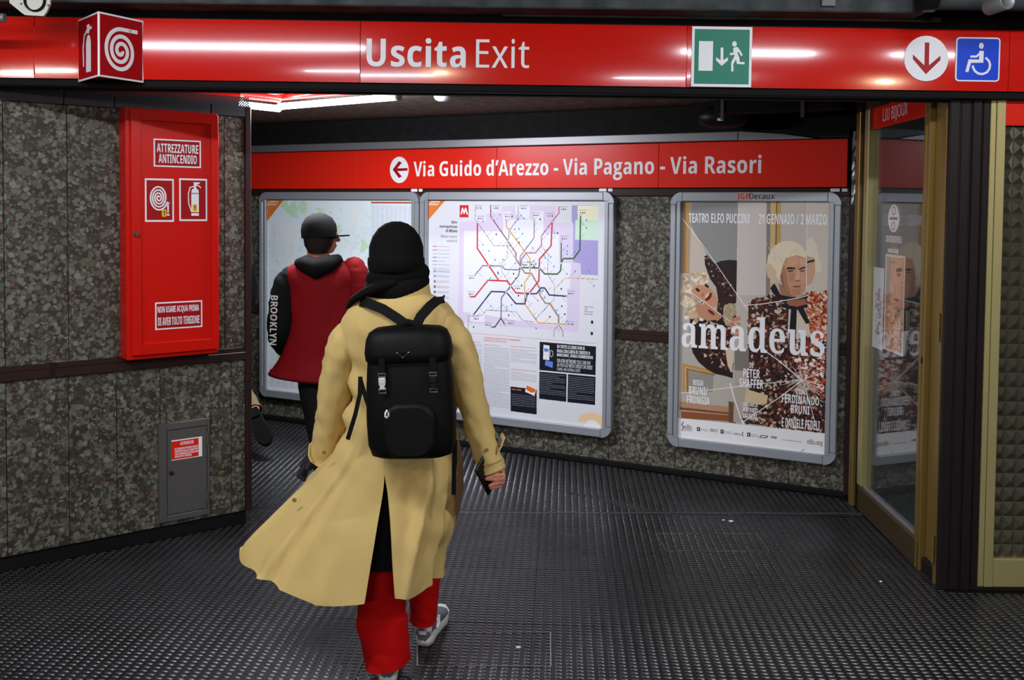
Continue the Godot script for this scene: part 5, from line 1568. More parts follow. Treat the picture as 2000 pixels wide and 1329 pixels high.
func make_coat_person() -> void:
	var p := thing("person", "person in long tan coat, black beanie and red trousers walking away", "person", Transform3D(Basis.IDENTITY, WOMAN))
	var skin := mat(rgb(206, 136, 112), 0.55, 0.0, {"subsurf_scatter_enabled": true, "subsurf_scatter_strength": 0.2})
	# body: trunk, arms, legs, then head and hands on finer grids
	var hr := Vector3(0.3585, 0.751, 0.06)
	var hl := Vector3(-0.3179, 0.768, -0.11)
	var g := G.new()
	var er := Vector3(0.2585, 1.0594, 0.04)
	var el := Vector3(-0.2364, 1.0234, -0.03)
	flesh(g, [[Vector3(0, 0.95, 0), Vector3(0, 1.12, 0), 0.13, 0.11], [Vector3(0, 1.12, 0), Vector3(0, 1.27, 0.0), 0.11, 0.12], [Vector3(-0.12, 1.31, 0), Vector3(0.13, 1.31, 0), 0.06, 0.06], [Vector3(0, 1.3, 0), Vector3(0, 1.44, 0), 0.06, 0.05],
		[Vector3(-0.14, 1.3, 0), el, 0.048, 0.038], [el, hl, 0.038, 0.027], [Vector3(0.155, 1.3, 0), er, 0.048, 0.038], [er, hr, 0.038, 0.027],
		[Vector3(-0.08, 0.92, 0), Vector3(-0.065, 0.5, 0.0), 0.085, 0.056], [Vector3(-0.065, 0.5, 0.0), Vector3(-0.022, 0.11, 0.05), 0.056, 0.036], [Vector3(0.08, 0.92, 0), Vector3(0.095, 0.5, -0.16), 0.085, 0.056], [Vector3(0.095, 0.5, -0.16), Vector3(0.078, 0.11, -0.25), 0.056, 0.036]], 0.016, 0.03)
	flesh(g, head_bones(Vector3(-0.0066, 1.5324, 0)), 0.007, 0.02)
	# right hand closed on a phone: palm, four fingers that wrap it from the outside, thumb behind
	var hand := [[Vector3(0.3472, 0.7915, 0.06), Vector3(0.3656, 0.7483, 0.05), 0.024, 0.026], [Vector3(0.3656, 0.7557, 0.05), Vector3(0.3694, 0.7247, 0.045), 0.024, 0.02]]
	for q in [[Vector3(0.3821, 0.7678, 0.06), Vector3(0.3843, 0.7632, 0.09), Vector3(0.3592, 0.7661, 0.108), Vector3(0.3322, 0.7585, 0.108)], [Vector3(0.384, 0.7531, 0.06), Vector3(0.3844, 0.7503, 0.09), Vector3(0.3575, 0.7515, 0.108), Vector3(0.3268, 0.7536, 0.11)], [Vector3(0.3823, 0.7401, 0.06), Vector3(0.3826, 0.7361, 0.085), Vector3(0.3575, 0.736, 0.105), Vector3(0.3396, 0.7294, 0.108)], [Vector3(0.3751, 0.7271, 0.06), Vector3(0.3754, 0.7217, 0.08), Vector3(0.3558, 0.7218, 0.1), Vector3(0.3432, 0.7192, 0.104)]]:
		for k in 3:
			hand.append([q[k], q[k + 1], 0.0090 - k * 0.0007, 0.0084 - k * 0.0008])
	hand.append([Vector3(0.3435, 0.7629, 0.05), Vector3(0.3214, 0.7452, 0.04), 0.012, 0.010])
	hand.append([Vector3(0.3214, 0.7452, 0.04), Vector3(0.3107, 0.7205, 0.045), 0.010, 0.0085])
	flesh(g, hand, 0.0035, 0.006)
	obj("body", g, skin, p)
	# left hand in one dark colour, loosely curled
	g = G.new()
	hand = [[Vector3(-0.3295, 0.7692, -0.12), Vector3(-0.3489, 0.7412, -0.13), 0.026, 0.028]]
	for k in 4:
		var o := Vector3(-0.012 + 0.0, -0.006 * k, -0.026 + 0.018 * k)
		hand.append([Vector3(-0.3547, 0.7392, -0.13) + o, Vector3(-0.3663, 0.7196, -0.13) + o, 0.010, 0.009])
		hand.append([Vector3(-0.3663, 0.7196, -0.13) + o, Vector3(-0.3547, 0.7041, -0.13) + o + Vector3(0.006, 0, 0), 0.009, 0.008])
	hand.append([Vector3(-0.3331, 0.7588, -0.1), Vector3(-0.3452, 0.7318, -0.085), 0.012, 0.009])
	flesh(g, hand, 0.004, 0.008)
	obj("dark_hand", g, mat(rgb(40, 38, 42), 0.7), p)
	# ring on a finger
	obj("finger_ring", G.new().lathe([[0.0105, -0.003], [0.0115, 0.0], [0.0105, 0.003]], Vector3(0.3788, 0.7637, 0.092), Basis(Vector3.BACK, PI / 2.0), 14), mat(rgb(200, 160, 70), 0.3, 0.9), p)
	# beanie
	var rings := []
	var c := Vector3(-0.0066, 1.5324, 0)
	for q in [[-0.062, 0.094, 1.0], [-0.055, 0.102, 1.0], [-0.03, 0.106, 1.0], [-0.012, 0.105, 1.0], [-0.008, 0.101, 1.0], [0.03, 0.1, 1.0], [0.065, 0.088, 1.0], [0.095, 0.066, 1.0], [0.112, 0.042, 1.0], [0.12, 0.016, 1.0]]:
		var ring := PackedVector3Array()
		for j in 72:
			var a := TAU * j / 72.0
			var r: float = q[1] + (0.0012 if j % 2 == 0 else 0.0)
			ring.append(c + Vector3(cos(a) * r * 0.96, q[0] + 0.004, sin(a) * r * 1.06))
		rings.append(ring)
	obj("beanie", G.new().loft(rings), mat(rgb(9, 9, 9), 0.95), p)
	# black scarf wound round the neck, one end over the shoulder
	var scarf := mat(rgb(10, 9, 9), 0.95)
	g = G.new()
	var loop := PackedVector3Array()
	for i in 33:
		var a := TAU * i / 32.0
		loop.append(Vector3(cos(a) * 0.082 - 0.004, 1.425 + 0.016 * cos(a + 0.3) - 0.012 * sin(a), sin(a) * 0.075))
	g.tube(loop, 0.036, 12, 1.15)
	loop = PackedVector3Array()
	for i in 33:
		var a := TAU * i / 32.0
		loop.append(Vector3(cos(a) * 0.086 - 0.002, 1.462 + 0.012 * cos(a), sin(a) * 0.078 - 0.01))
	g.tube(loop, 0.03, 12, 1.1)
	g.tube(PackedVector3Array([Vector3(-0.0039, 1.4423, 0.08), Vector3(-0.0588, 1.4289, 0.1), Vector3(-0.1069, 1.406, 0.09), Vector3(-0.1477, 1.3813, 0.06), Vector3(-0.1762, 1.3479, 0.02)]), [0.03, 0.034, 0.03, 0.024, 0.012], 12, 0.55)
	obj("scarf", g, scarf, p)
	# coat
	var tan_ := mat(rgb(204, 176, 112), 0.85, 0.0)
	var rows := [
		[1.425, -0.078, 0.092, 0.078, 0.07, 0.0, 0.0], [1.40, -0.10, 0.112, 0.092, 0.08, 0.0, 0.0], [1.375, -0.145, 0.16, 0.11, 0.09, 0.0, 0.0], [1.335, -0.186, 0.198, 0.124, 0.1, 0.0, 0.0], [1.27, -0.208, 0.218, 0.135, 0.11, 0.0, 0.0],
		[1.18, -0.176, 0.2, 0.138, 0.115, 0.0, 0.0], [1.08, -0.162, 0.203, 0.132, 0.12, 0.0, 0.0], [0.98, -0.172, 0.208, 0.132, 0.125, -0.01, -0.01], [0.88, -0.204, 0.212, 0.142, 0.135, -0.018, -0.018], [0.78, -0.262, 0.214, 0.16, 0.15, -0.026, -0.026],
		[0.70, -0.328, 0.212, 0.178, 0.158, -0.040, -0.022], [0.62, -0.392, 0.208, 0.198, 0.168, -0.056, -0.016], [0.53, -0.462, 0.2, 0.22, 0.18, -0.072, -0.010], [0.44, -0.53, 0.19, 0.235, 0.19, -0.088, -0.004], [0.348, -0.59, 0.182, 0.25, 0.2, -0.103, 0.003]]
	var nz := FastNoiseLite.new()
	nz.seed = 5
	nz.frequency = 1.0
	nz.fractal_octaves = 3
	var lining := G.new()
	g = G.new()
	for left in [true, false]:
		var sheet_rows := []
		var inner_rows := []
		for i in 61:
			var row := spline(rows, i / 60.0)
			var ring := PackedVector3Array()
			var inn := PackedVector3Array()
			for j in 57:
				var q := coat_point(row, j / 56.0, left, nz)
				if i == 60:      # hem dips a little between folds
					q.y += 0.010 * sin(j * 0.35)
				ring.append(q)
				var m := Vector3((row[1] + row[2]) / 2.0, q.y, 0.0)
				inn.append(q + (m - q).normalized() * 0.005)
			sheet_rows.append(ring)
			inner_rows.append(inn)
		for i in 60:
			for j in 56:
				g.smooth = true
				lining.smooth = true
				var a0: Vector3 = sheet_rows[i][j]; var a1: Vector3 = sheet_rows[i][j + 1]; var a2: Vector3 = sheet_rows[i + 1][j + 1]; var a3: Vector3 = sheet_rows[i + 1][j]
				var b0: Vector3 = inner_rows[i][j]; var b1: Vector3 = inner_rows[i][j + 1]; var b2: Vector3 = inner_rows[i + 1][j + 1]; var b3: Vector3 = inner_rows[i + 1][j]
				if left:
					g.quad(a0, a3, a2, a1)
					lining.quad(b0, b1, b2, b3)
				else:
					g.quad(a0, a1, a2, a3)
					lining.quad(b0, b3, b2, b1)
		for j in 56:      # edges of the cloth: hem, then front and slit
			g.smooth = false
			g.quad(sheet_rows[60][j], sheet_rows[60][j + 1], inner_rows[60][j + 1], inner_rows[60][j])
		for i in range(27, 60):
			g.quad(sheet_rows[i][56], sheet_rows[i + 1][56], inner_rows[i + 1][56], inner_rows[i][56])
	var coat := obj("coat", g, tan_, p)
	obj("lining", lining, mat(rgb(112, 84, 58), 0.9), coat)
	# collar that stands round the scarf
	rings = []
	for q in [[1.385, 0.115, 0.1], [1.41, 0.11, 0.1], [1.435, 0.107, 0.1], [1.44, 0.101, 0.095], [1.41, 0.1, 0.092]]:
		var ring := PackedVector3Array()
		for j in 40:
			var a := TAU * j / 40.0
			ring.append(Vector3(cos(a) * q[1] + 0.005, q[0] - 0.014 * sin(a) + 0.006 * cos(a * 2.0), sin(a) * q[2] + 0.002))
		rings.append(ring)
	obj("collar", G.new().loft(rings), tan_, coat)
	obj("sleeve", limb([[-0.1593, 1.2731, 0.01] + [0.04, 0.05], [-0.1887, 1.2209, 0.01] + [0.058, 0.066], [-0.2198, 1.1022, -0.01] + [0.060, 0.062], [-0.2438, 0.9647, -0.04] + [0.058, 0.058], [-0.2644, 0.8629, -0.07] + [0.054, 0.054], [-0.2948, 0.7669, -0.1] + [0.052, 0.052]], 0.10, 3), tan_, coat)
	obj("sleeve", limb([[0.1659, 1.2992, 0.02] + [0.044, 0.05], [0.1999, 1.2491, 0.03] + [0.058, 0.064], [0.2359, 1.1514, 0.04] + [0.058, 0.060], [0.2627, 1.0429, 0.05] + [0.055, 0.056], [0.2931, 0.9348, 0.06] + [0.050, 0.052], [0.3214, 0.8455, 0.07] + [0.046, 0.05], [0.3457, 0.7758, 0.07] + [0.052, 0.052]], 0.13, 8), tan_, coat)
	obj("cuff_tab", G.new().tube(PackedVector3Array([Vector3(0.3656, 0.8442, 0.1), Vector3(0.3781, 0.868, 0.1), Vector3(0.3868, 0.8888, 0.08), Vector3(0.3773, 0.8964, 0.05)]), [0.010, 0.011, 0.011, 0.009], 8, 0.35), tan_, coat)
	obj("cuff_tab", G.new().tube(PackedVector3Array([Vector3(-0.3171, 0.7682, -0.05), Vector3(-0.3303, 0.7909, -0.05), Vector3(-0.3307, 0.8203, -0.07), Vector3(-0.3235, 0.8265, -0.1)]), [0.010, 0.011, 0.011, 0.009], 8, 0.35), tan_, coat)
	obj("cuff_seam", G.new().tube(PackedVector3Array([Vector3(0.2978, 0.8038, 0.115), Vector3(0.3269, 0.8075, 0.128), Vector3(0.3591, 0.816, 0.125), Vector3(0.3821, 0.8225, 0.1)]), 0.0016, 5), mat(rgb(180, 150, 92), 0.85), coat)
	var horn := mat(rgb(150, 116, 58), 0.4)
	for q in [[Vector3(-0.3503, 0.6714, 0.105), 0.008], [Vector3(-0.2466, 0.8407, 0.1), 0.007], [Vector3(0.3282, 0.861, 0.125), 0.006]]:
		obj("button", G.new().lathe([[q[1], 0.0], [q[1], 0.003], [q[1] * 0.7, 0.0045], [q[1] * 0.3, 0.003]], q[0], Basis(Vector3.RIGHT, PI / 2.0), 14), horn, coat)
	# open front of the coat, its lining seen past the right side
	g = G.new()
	g.smooth = true
	var flap := [[Vector3(0.2085, 0.8554, -0.12), Vector3(0.2151, 0.8217, -0.18)], [Vector3(0.2099, 0.7532, -0.14), Vector3(0.2293, 0.7226, -0.22)], [Vector3(0.1997, 0.6496, -0.16), Vector3(0.231, 0.623, -0.24)], [Vector3(0.1887, 0.551, -0.16), Vector3(0.2157, 0.5262, -0.24)], [Vector3(0.1736, 0.4621, -0.16), Vector3(0.1856, 0.4359, -0.22)]]
	for i in 4:
		g.quad(flap[i][0], flap[i + 1][0], flap[i + 1][1], flap[i][1])
		var k := Vector3(0.002, 0, 0.004)
		g.quad(flap[i][1] - k, flap[i + 1][1] - k, flap[i + 1][0] - k, flap[i][0] - k)
	obj("front_flap", g, mat(rgb(112, 84, 58), 0.9), coat)
	# trousers
	var red := mat(rgb(190, 4, 6), 0.85)
	g = limb([[-0.06, 0.93, 0.0, 0.07, 0.08], [-0.065, 0.78, 0.0, 0.095, 0.1], [-0.06, 0.6, 0.01, 0.092, 0.1], [-0.048, 0.42, 0.02, 0.082, 0.09], [-0.05, 0.26, 0.03, 0.088, 0.092], [-0.045, 0.19, 0.035, 0.09, 0.094], [-0.026, 0.062, 0.03, 0.082, 0.098]], 0.05, 12)
	var g2 := limb([[0.06, 0.93, 0.0, 0.07, 0.08], [0.085, 0.78, -0.05, 0.1, 0.1], [0.085, 0.6, -0.12, 0.08, 0.09], [0.085, 0.42, -0.19, 0.07, 0.08], [0.08, 0.25, -0.24, 0.060, 0.07], [0.076, 0.16, -0.255, 0.055, 0.064], [0.072, 0.085, -0.26, 0.05, 0.062]], 0.06, 17)
	var start := g.p.size()
	g.p.append_array(g2.p); g.t.append_array(g2.t); g.s.append_array(g2.s)
	obj("trousers", g, red, p)
	obj("top", G.new().loft([ellipse(0.0, 1.3, 0.0, 0.12, 0.09), ellipse(0.0, 0.95, 0.0, 0.135, 0.11), ellipse(-0.02, 0.66, 0.01, 0.13, 0.12), ellipse(-0.045, 0.43, 0.03, 0.11, 0.115)]), mat(rgb(18, 18, 20), 0.9), p)
	make_shoe(p, Transform3D(Basis(Vector3.UP, 0.03), Vector3(-0.024, 0.0, 0.085)), -1.0, false)
	make_shoe(p, Transform3D(Basis(Vector3.UP, -0.17) * Basis(Vector3.RIGHT, 0.04), Vector3(0.076, 0.0, -0.215)), 1.0, true)
	# phone in the right hand
	var ph := thing("phone", "black phone held in the right hand of the person in the tan coat", "phone", Transform3D(Basis(Vector3(0.393, 0.641, -0.662), Vector3(-0.297, 0.768, 0.559), Vector3(0.393, 0.641, -0.662).cross(Vector3(-0.297, 0.768, 0.559))).orthonormalized(), WOMAN + Vector3(0.332, 0.6846, 0.08)))
	obj("case", G.new().span(0, 0.072, 0, 0.145, -0.0045, 0.0045, 0.003), mat(rgb(18, 18, 20), 0.4), ph)
	obj("lens", G.new().lathe([[0.008, 0.0], [0.008, 0.0015], [0.006, 0.002]], Vector3(0.056, 0.128, 0.0045), Basis(Vector3.RIGHT, PI / 2.0), 14), M.dark_plastic, ph)

func ellipse(x: float, y: float, z: float, rx: float, rz: float, n := 24) -> PackedVector3Array:
	var r := PackedVector3Array()
	for j in n:
		var a := TAU * j / n
		r.append(Vector3(x + cos(a) * rx, y, z + sin(a) * rz))
	return r

func oval(y: float, a: float, b: float, n := 40, z := 0.0) -> PackedVector3Array:      # a rounded oblong
	var r := PackedVector3Array()
	for j in n:
		var t := TAU * j / n
		r.append(Vector3(signf(cos(t)) * pow(absf(cos(t)), 0.62) * a, y, z + signf(sin(t)) * pow(absf(sin(t)), 0.62) * b))
	return r

func make_backpack() -> void:
	var o := Vector3(-0.3308, 0.8636, -3.285)
	var xf := Transform3D(Basis(Vector3.BACK, deg_to_rad(2.5)) * Basis(Vector3.UP, deg_to_rad(-4.0)), o)
	var t := thing("backpack", "black nylon backpack with flap and silver buckle on the tan coat", "backpack", xf)
	var nylon := mat(rgb(8, 8, 9), 0.6)
	var webbing := mat(rgb(10, 10, 11), 0.8)
	obj("sack", G.new().loft([oval(0.0, 0.112, 0.055), oval(0.01, 0.137, 0.076), oval(0.045, 0.148, 0.086), oval(0.13, 0.151, 0.088), oval(0.24, 0.147, 0.086), oval(0.33, 0.140, 0.08), oval(0.40, 0.128, 0.068), oval(0.42, 0.1, 0.05)]), nylon, t)
	obj("flap", G.new().loft([oval(0.328, 0.141, 0.086), oval(0.331, 0.145, 0.093), oval(0.36, 0.148, 0.095), oval(0.40, 0.142, 0.09), oval(0.425, 0.131, 0.08), oval(0.437, 0.112, 0.064), oval(0.442, 0.07, 0.04)]), nylon, t)
	var rings := []
	for l in [[0.078, 1.02], [0.098, 1.0], [0.108, 0.95], [0.112, 0.86]]:
		var ring := PackedVector3Array()
		for q in round_rect(-0.08, 0.012, 0.098, 0.197, 0.06, 8):
			ring.append(Vector3(0.009 + (q.x - 0.009) * l[1], 0.1 + (q.y - 0.1) * l[1], l[0]))
		rings.append(ring)
	obj("pocket", G.new().loft(rings), nylon, t)
	var arc := PackedVector3Array()
	for i in 15:
		var a := PI * (1.0 - i / 14.0)
		arc.append(Vector3(0.009 + cos(a) * 0.086, 0.135 + sin(a) * 0.062, 0.1))
	obj("zip", G.new().tube(arc, 0.0028, 6), webbing, t)
	var pull := obj("zip_pull", G.new().tube(v3([-0.060, 0.178, 0.108, -0.066, 0.170, 0.112, -0.068, 0.158, 0.112, -0.062, 0.152, 0.112, -0.056, 0.160, 0.112, -0.056, 0.172, 0.112]), 0.0035, 8), mat(rgb(226, 226, 228), 0.3, 0.3), t)
	obj("pull_tab", G.new().box(Vector3(-0.066, 0.138, 0.113), Vector3(0.012, 0.028, 0.003), 0.001, Basis(Vector3.BACK, 0.12)), webbing, pull)
	for x in [-0.076, 0.094]:
		obj("strap", G.new().span(x - 0.011, x + 0.011, 0.235, 0.345, 0.089, 0.0955, 0.002), webbing, t)
		var b := obj("buckle", G.new().span(x - 0.012, x + 0.012, 0.262, 0.284, 0.095, 0.103, 0.003).prism(pts([x - 0.012, 0.262, x + 0.012, 0.262, x + 0.006, 0.254, x + 0.012, 0.246, x - 0.012, 0.246, x - 0.006, 0.254]), 0.095, 0.102), mat(rgb(226, 226, 228), 0.3, 0.3) if x < 0.0 else M.dark_plastic, t)
		for y in [0.292, 0.238]:
			obj("loop", G.new().ribbon(pts([x - 0.012, y - 0.005, x + 0.012, y - 0.005, x + 0.012, y + 0.005, x - 0.012, y + 0.005]), 0.0026, 0.095, 0.099, true), M.steel, b)
	var bd := obj("badge", G.new().prism(pts([-0.026, 0.366, 0.018, 0.366, -0.004, 0.346]), 0.094, 0.0965), mat(rgb(12, 12, 13), 0.3), t)
	for q in [[-0.023, 0.3645], [0.015, 0.3645], [-0.004, 0.3485]]:
		obj("rivet", G.new().lathe([[0.0022, 0.0], [0.0018, 0.001], [0.0008, 0.0015]], Vector3(q[0], q[1], 0.0965), Basis(Vector3.RIGHT, PI / 2.0), 8), M.chrome, bd)
	obj("rim_line", G.new().ribbon(pts([-0.023, 0.3645, -0.004, 0.3485, 0.015, 0.3645]), 0.001, 0.0965, 0.097), M.steel, bd)
	obj("side_zip_pull", G.new().tube(v3([-0.139, 0.142, 0.05, -0.140, 0.125, 0.052]), 0.003, 6), M.chrome, t)
	obj("carry_loop", G.new().tube(v3([-0.035, 0.425, 0.0, -0.03, 0.447, 0.0, 0.0, 0.455, 0.0, 0.03, 0.447, 0.0, 0.035, 0.425, 0.0]), 0.011, 8, 0.35), webbing, t)
	var inv := xf.affine_inverse()
	for path in [[Vector3(-0.35, 1.3014, -3.3), Vector3(-0.3914, 1.3263, -3.325), Vector3(-0.4433, 1.3555, -3.345), Vector3(-0.5008, 1.3734, -3.375), Vector3(-0.531, 1.3725, -3.42), Vector3(-0.5526, 1.3462, -3.5), Vector3(-0.5624, 1.2216, -3.6)], [Vector3(-0.3256, 1.3016, -3.3), Vector3(-0.3106, 1.334, -3.325), Vector3(-0.2809, 1.3676, -3.345), Vector3(-0.255, 1.3881, -3.375), Vector3(-0.2476, 1.3858, -3.42), Vector3(-0.2532, 1.3525, -3.5), Vector3(-0.2636, 1.2242, -3.6)]]:
		var q := PackedVector3Array()
		for v in path:
			q.append(inv * v)
		obj("shoulder_strap", band(q, 0.034, 0.007), webbing, t)
	for path in [[Vector3(-0.5205, 1.1203, -3.345), Vector3(-0.5206, 1.0615, -3.335), Vector3(-0.5347, 0.9923, -3.325), Vector3(-0.561, 0.9049, -3.325)], [Vector3(-0.5205, 1.1096, -3.345), Vector3(-0.5046, 1.0617, -3.335), Vector3(-0.4846, 1.0115, -3.32), Vector3(-0.4655, 0.9748, -3.31)], [Vector3(-0.1906, 0.9052, -3.33), Vector3(-0.1927, 0.8198, -3.315), Vector3(-0.1935, 0.7198, -3.31)]]:
		var q := PackedVector3Array()
		for v in path:
			q.append(inv * v)
		obj("loose_strap", band(q, 0.015, 0.003), webbing, t)

func band(path: PackedVector3Array, width: float, thick: float) -> G:      # webbing: a flat strip that faces up and back
	var rings := []
	for i in path.size():
		var d := (path[mini(i + 1, path.size() - 1)] - path[maxi(i - 1, 0)]).normalized()
		var n := (Vector3(0, 0.35, 1) - d * d.dot(Vector3(0, 0.35, 1))).normalized()
		var s := d.cross(n).normalized()
		rings.append(PackedVector3Array([path[i] + s * width / 2.0 + n * thick / 2.0, path[i] - s * width / 2.0 + n * thick / 2.0, path[i] - s * width / 2.0 - n * thick / 2.0, path[i] + s * width / 2.0 - n * thick / 2.0]))
	var g := G.new().loft(rings)
	for i in g.s.size():
		g.s[i] = -1
	return g

func make_jacket_person() -> void:
	var at := Vector3(-1.06, 0, -5.4)
	var p := thing("person", "person in red jacket with black sleeves and black cap by the city map", "person", Transform3D(Basis.IDENTITY, at))
	var g := G.new()
	var neck := Vector3(0.0, 1.43, 0)
	flesh(g, [[Vector3(0, 0.92, 0), Vector3(0, 1.12, 0), 0.14, 0.12], [Vector3(0, 1.12, 0), Vector3(0, 1.27, 0), 0.12, 0.13], [Vector3(-0.12, 1.28, 0), Vector3(0.13, 1.29, 0), 0.05, 0.05], [Vector3(0, 1.3, 0), neck, 0.055, 0.05],
		[Vector3(-0.15, 1.29, 0), Vector3(-0.22, 1.02, 0.03), 0.045, 0.04], [Vector3(-0.22, 1.02, 0.03), Vector3(-0.2, 0.86, -0.12), 0.04, 0.03], [Vector3(0.16, 1.3, 0), Vector3(0.22, 1.05, 0.0), 0.045, 0.04], [Vector3(0.22, 1.05, 0), Vector3(0.18, 0.9, -0.14), 0.04, 0.03],
		[Vector3(-0.06, 0.88, 0), Vector3(0.01, 0.5, 0.07), 0.075, 0.055], [Vector3(0.01, 0.5, 0.07), Vector3(0.07, 0.1, 0.16), 0.055, 0.038], [Vector3(0.08, 0.88, 0), Vector3(0.15, 0.5, -0.12), 0.075, 0.055], [Vector3(0.15, 0.5, -0.12), Vector3(0.2, 0.1, -0.2), 0.055, 0.038]], 0.018, 0.03)
	var c := Vector3(-0.012, 1.555, 0.0)
	var turned := G.new()
	flesh(turned, head_bones(Vector3.ZERO), 0.008, 0.02)
	var tb := Basis(Vector3.UP, deg_to_rad(-70))      # looking to the right
	for v in turned.p:
		g.p.append(c + tb * v)
	g.t.append_array(turned.t)
	g.s.append_array(turned.s)
	# hands, mostly in the pockets
	for s in [-1.0, 1.0]:
		var w := Vector3(0.19 * s, 0.88, -0.12)
		var hand := [[w, w + Vector3(-0.02 * s, -0.07, -0.03), 0.026, 0.03]]
		for k in 4:
			var b := w + Vector3(-0.02 * s, -0.08, -0.055 + 0.02 * k)
			hand.append([b, b + Vector3(-0.02 * s, -0.045, -0.005), 0.0095, 0.009])
			hand.append([b + Vector3(-0.02 * s, -0.045, -0.005), b + Vector3(-0.04 * s, -0.065, -0.005), 0.009, 0.008])
		hand.append([w + Vector3(0, -0.03, -0.03), w + Vector3(-0.03 * s, -0.08, -0.075), 0.011, 0.009])
		flesh(g, hand, 0.005, 0.008)
	obj("body", g, mat(rgb(176, 116, 94), 0.6), p)
	var black := mat(rgb(10, 10, 11), 0.85)
	obj("cap", G.new().loft([ring_at(c, -0.02, 0.096, 0.1), ring_at(c, 0.02, 0.1, 0.104), ring_at(c, 0.06, 0.094, 0.098), ring_at(c, 0.095, 0.072, 0.076), ring_at(c, 0.115, 0.038, 0.04), ring_at(c, 0.121, 0.008, 0.008)]), black, p)
	var brim := PackedVector2Array()
	for i in 13:
		var a := -PI / 2.0 + PI * i / 12.0
		brim.append(Vector2(0.06 + cos(a) * 0.115, sin(a) * 0.078))
	obj("cap_brim", G.new().prism(brim, -0.004, 0.004), black, p, Transform3D(Basis(Vector3(0.98, 0.06, 0.16).normalized(), Vector3(0.16, 0, -0.98).normalized(), Vector3(0.06, -0.99, 0.0).normalized()).orthonormalized(), c + Vector3(0.0, -0.012, 0.0)))
	obj("hair", G.new().loft([ring_at(c, -0.1, 0.05, 0.06, 0.03), ring_at(c, -0.06, 0.075, 0.082, 0.018), ring_at(c, 0.0, 0.088, 0.092, 0.008)]), mat(rgb(30, 24, 22), 0.8), p)
	var red := mat(rgb(122, 5, 12), 0.75)
	var rows := [[1.43, -0.075, 0.085, 0.08], [1.40, -0.14, 0.15, 0.1], [1.36, -0.2, 0.21, 0.115], [1.31, -0.215, 0.22, 0.13], [1.24, -0.19, 0.205, 0.135], [1.12, -0.18, 0.2, 0.135], [1.0, -0.19, 0.2, 0.14], [0.9, -0.215, 0.2, 0.145], [0.82, -0.255, 0.2, 0.16], [0.755, -0.29, 0.2, 0.175]]
	var nz := FastNoiseLite.new()
	nz.seed = 23
	nz.frequency = 1.0
	var rings := []
	for i in 37:
		var r := spline(rows, i / 36.0)
		var ring := PackedVector3Array()
		for j in 48:
			var a := TAU * j / 48.0
			var k: float = 1.0 + 0.07 * nz.get_noise_3d(cos(a) * 2.0 + r[0], r[0] * 5.0, sin(a) * 2.0)
			ring.append(Vector3((r[1] + r[2]) / 2.0 + cos(a) * (r[2] - r[1]) / 2.0 * k, r[0] - (0.02 * cos(a) if i > 33 else 0.0), sin(a) * r[3] * k))
		rings.append(ring)
	var jacket := obj("jacket", G.new().loft(rings), red, p)
	obj("hem_band", G.new().loft([scaled(rings[35], 1.012), scaled(rings[36], 1.012), scaled(rings[36], 0.96)], true, false), mat(rgb(84, 4, 10), 0.8), jacket)
	obj("hood", G.new().tube(v3([-0.11, 1.40, 0.06, -0.06, 1.40, 0.12, 0.0, 1.375, 0.145, 0.06, 1.40, 0.125, 0.11, 1.425, 0.06]), [0.03, 0.055, 0.065, 0.055, 0.03], 14, 0.9), black, jacket)
	var sl := obj("sleeve", limb([[-0.168, 1.33, 0.0, 0.056, 0.066], [-0.19, 1.27, 0.01, 0.074, 0.08], [-0.205, 1.16, 0.02, 0.08, 0.082], [-0.215, 1.04, 0.03, 0.078, 0.08], [-0.228, 0.96, -0.03, 0.066, 0.066], [-0.225, 0.9, -0.12, 0.052, 0.052]], 0.07, 31), black, jacket)
	obj("sleeve", limb([[0.18, 1.38, 0.0, 0.062, 0.07], [0.205, 1.3, 0.0, 0.075, 0.08], [0.225, 1.18, 0.0, 0.075, 0.08], [0.23, 1.06, 0.0, 0.07, 0.078], [0.215, 0.98, -0.06, 0.065, 0.07], [0.19, 0.92, -0.12, 0.055, 0.06]], 0.07, 33), red, jacket)
	var word := text(sl, "BROOKLYN", "bold", [-0.135, -0.022, 0.135, 0.022], 0.0, mat(rgb(206, 200, 198), 0.7))
	word.transform = Transform3D(Basis(Vector3(-0.03, -1, 0.02).normalized(), Vector3(0.94, -0.02, 0.34).normalized(), Vector3(-0.34, 0, 0.94)).orthonormalized(), Vector3(-0.235, 1.09, 0.122)) * word.transform
	var dark := mat(rgb(18, 18, 20), 0.85)
	g = limb([[-0.05, 0.93, 0.0, 0.08, 0.1], [-0.03, 0.7, 0.03, 0.085, 0.095], [0.01, 0.5, 0.07, 0.075, 0.08], [0.05, 0.3, 0.12, 0.068, 0.072], [0.07, 0.08, 0.165, 0.064, 0.07]], 0.06, 51)
	var g2 := limb([[0.07, 0.93, 0.0, 0.08, 0.1], [0.11, 0.7, -0.06, 0.085, 0.095], [0.15, 0.5, -0.12, 0.075, 0.08], [0.18, 0.3, -0.16, 0.068, 0.072], [0.2, 0.08, -0.2, 0.064, 0.07]], 0.06, 52)
	g.p.append_array(g2.p); g.t.append_array(g2.t); g.s.append_array(g2.s)
	obj("trousers", g, dark, p)
	make_shoe(p, Transform3D(Basis(Vector3.RIGHT, -0.12), Vector3(0.07, 0.025, 0.22)), -1.0, false)
	make_shoe(p, Transform3D(Basis.IDENTITY, Vector3(0.2, 0.0, -0.15)), 1.0, false)

func ring_at(c: Vector3, y: float, rx: float, rz: float, dz := 0.0) -> PackedVector3Array:
	return ellipse(c.x, c.y + y, c.z + dz, rx, rz, 28)

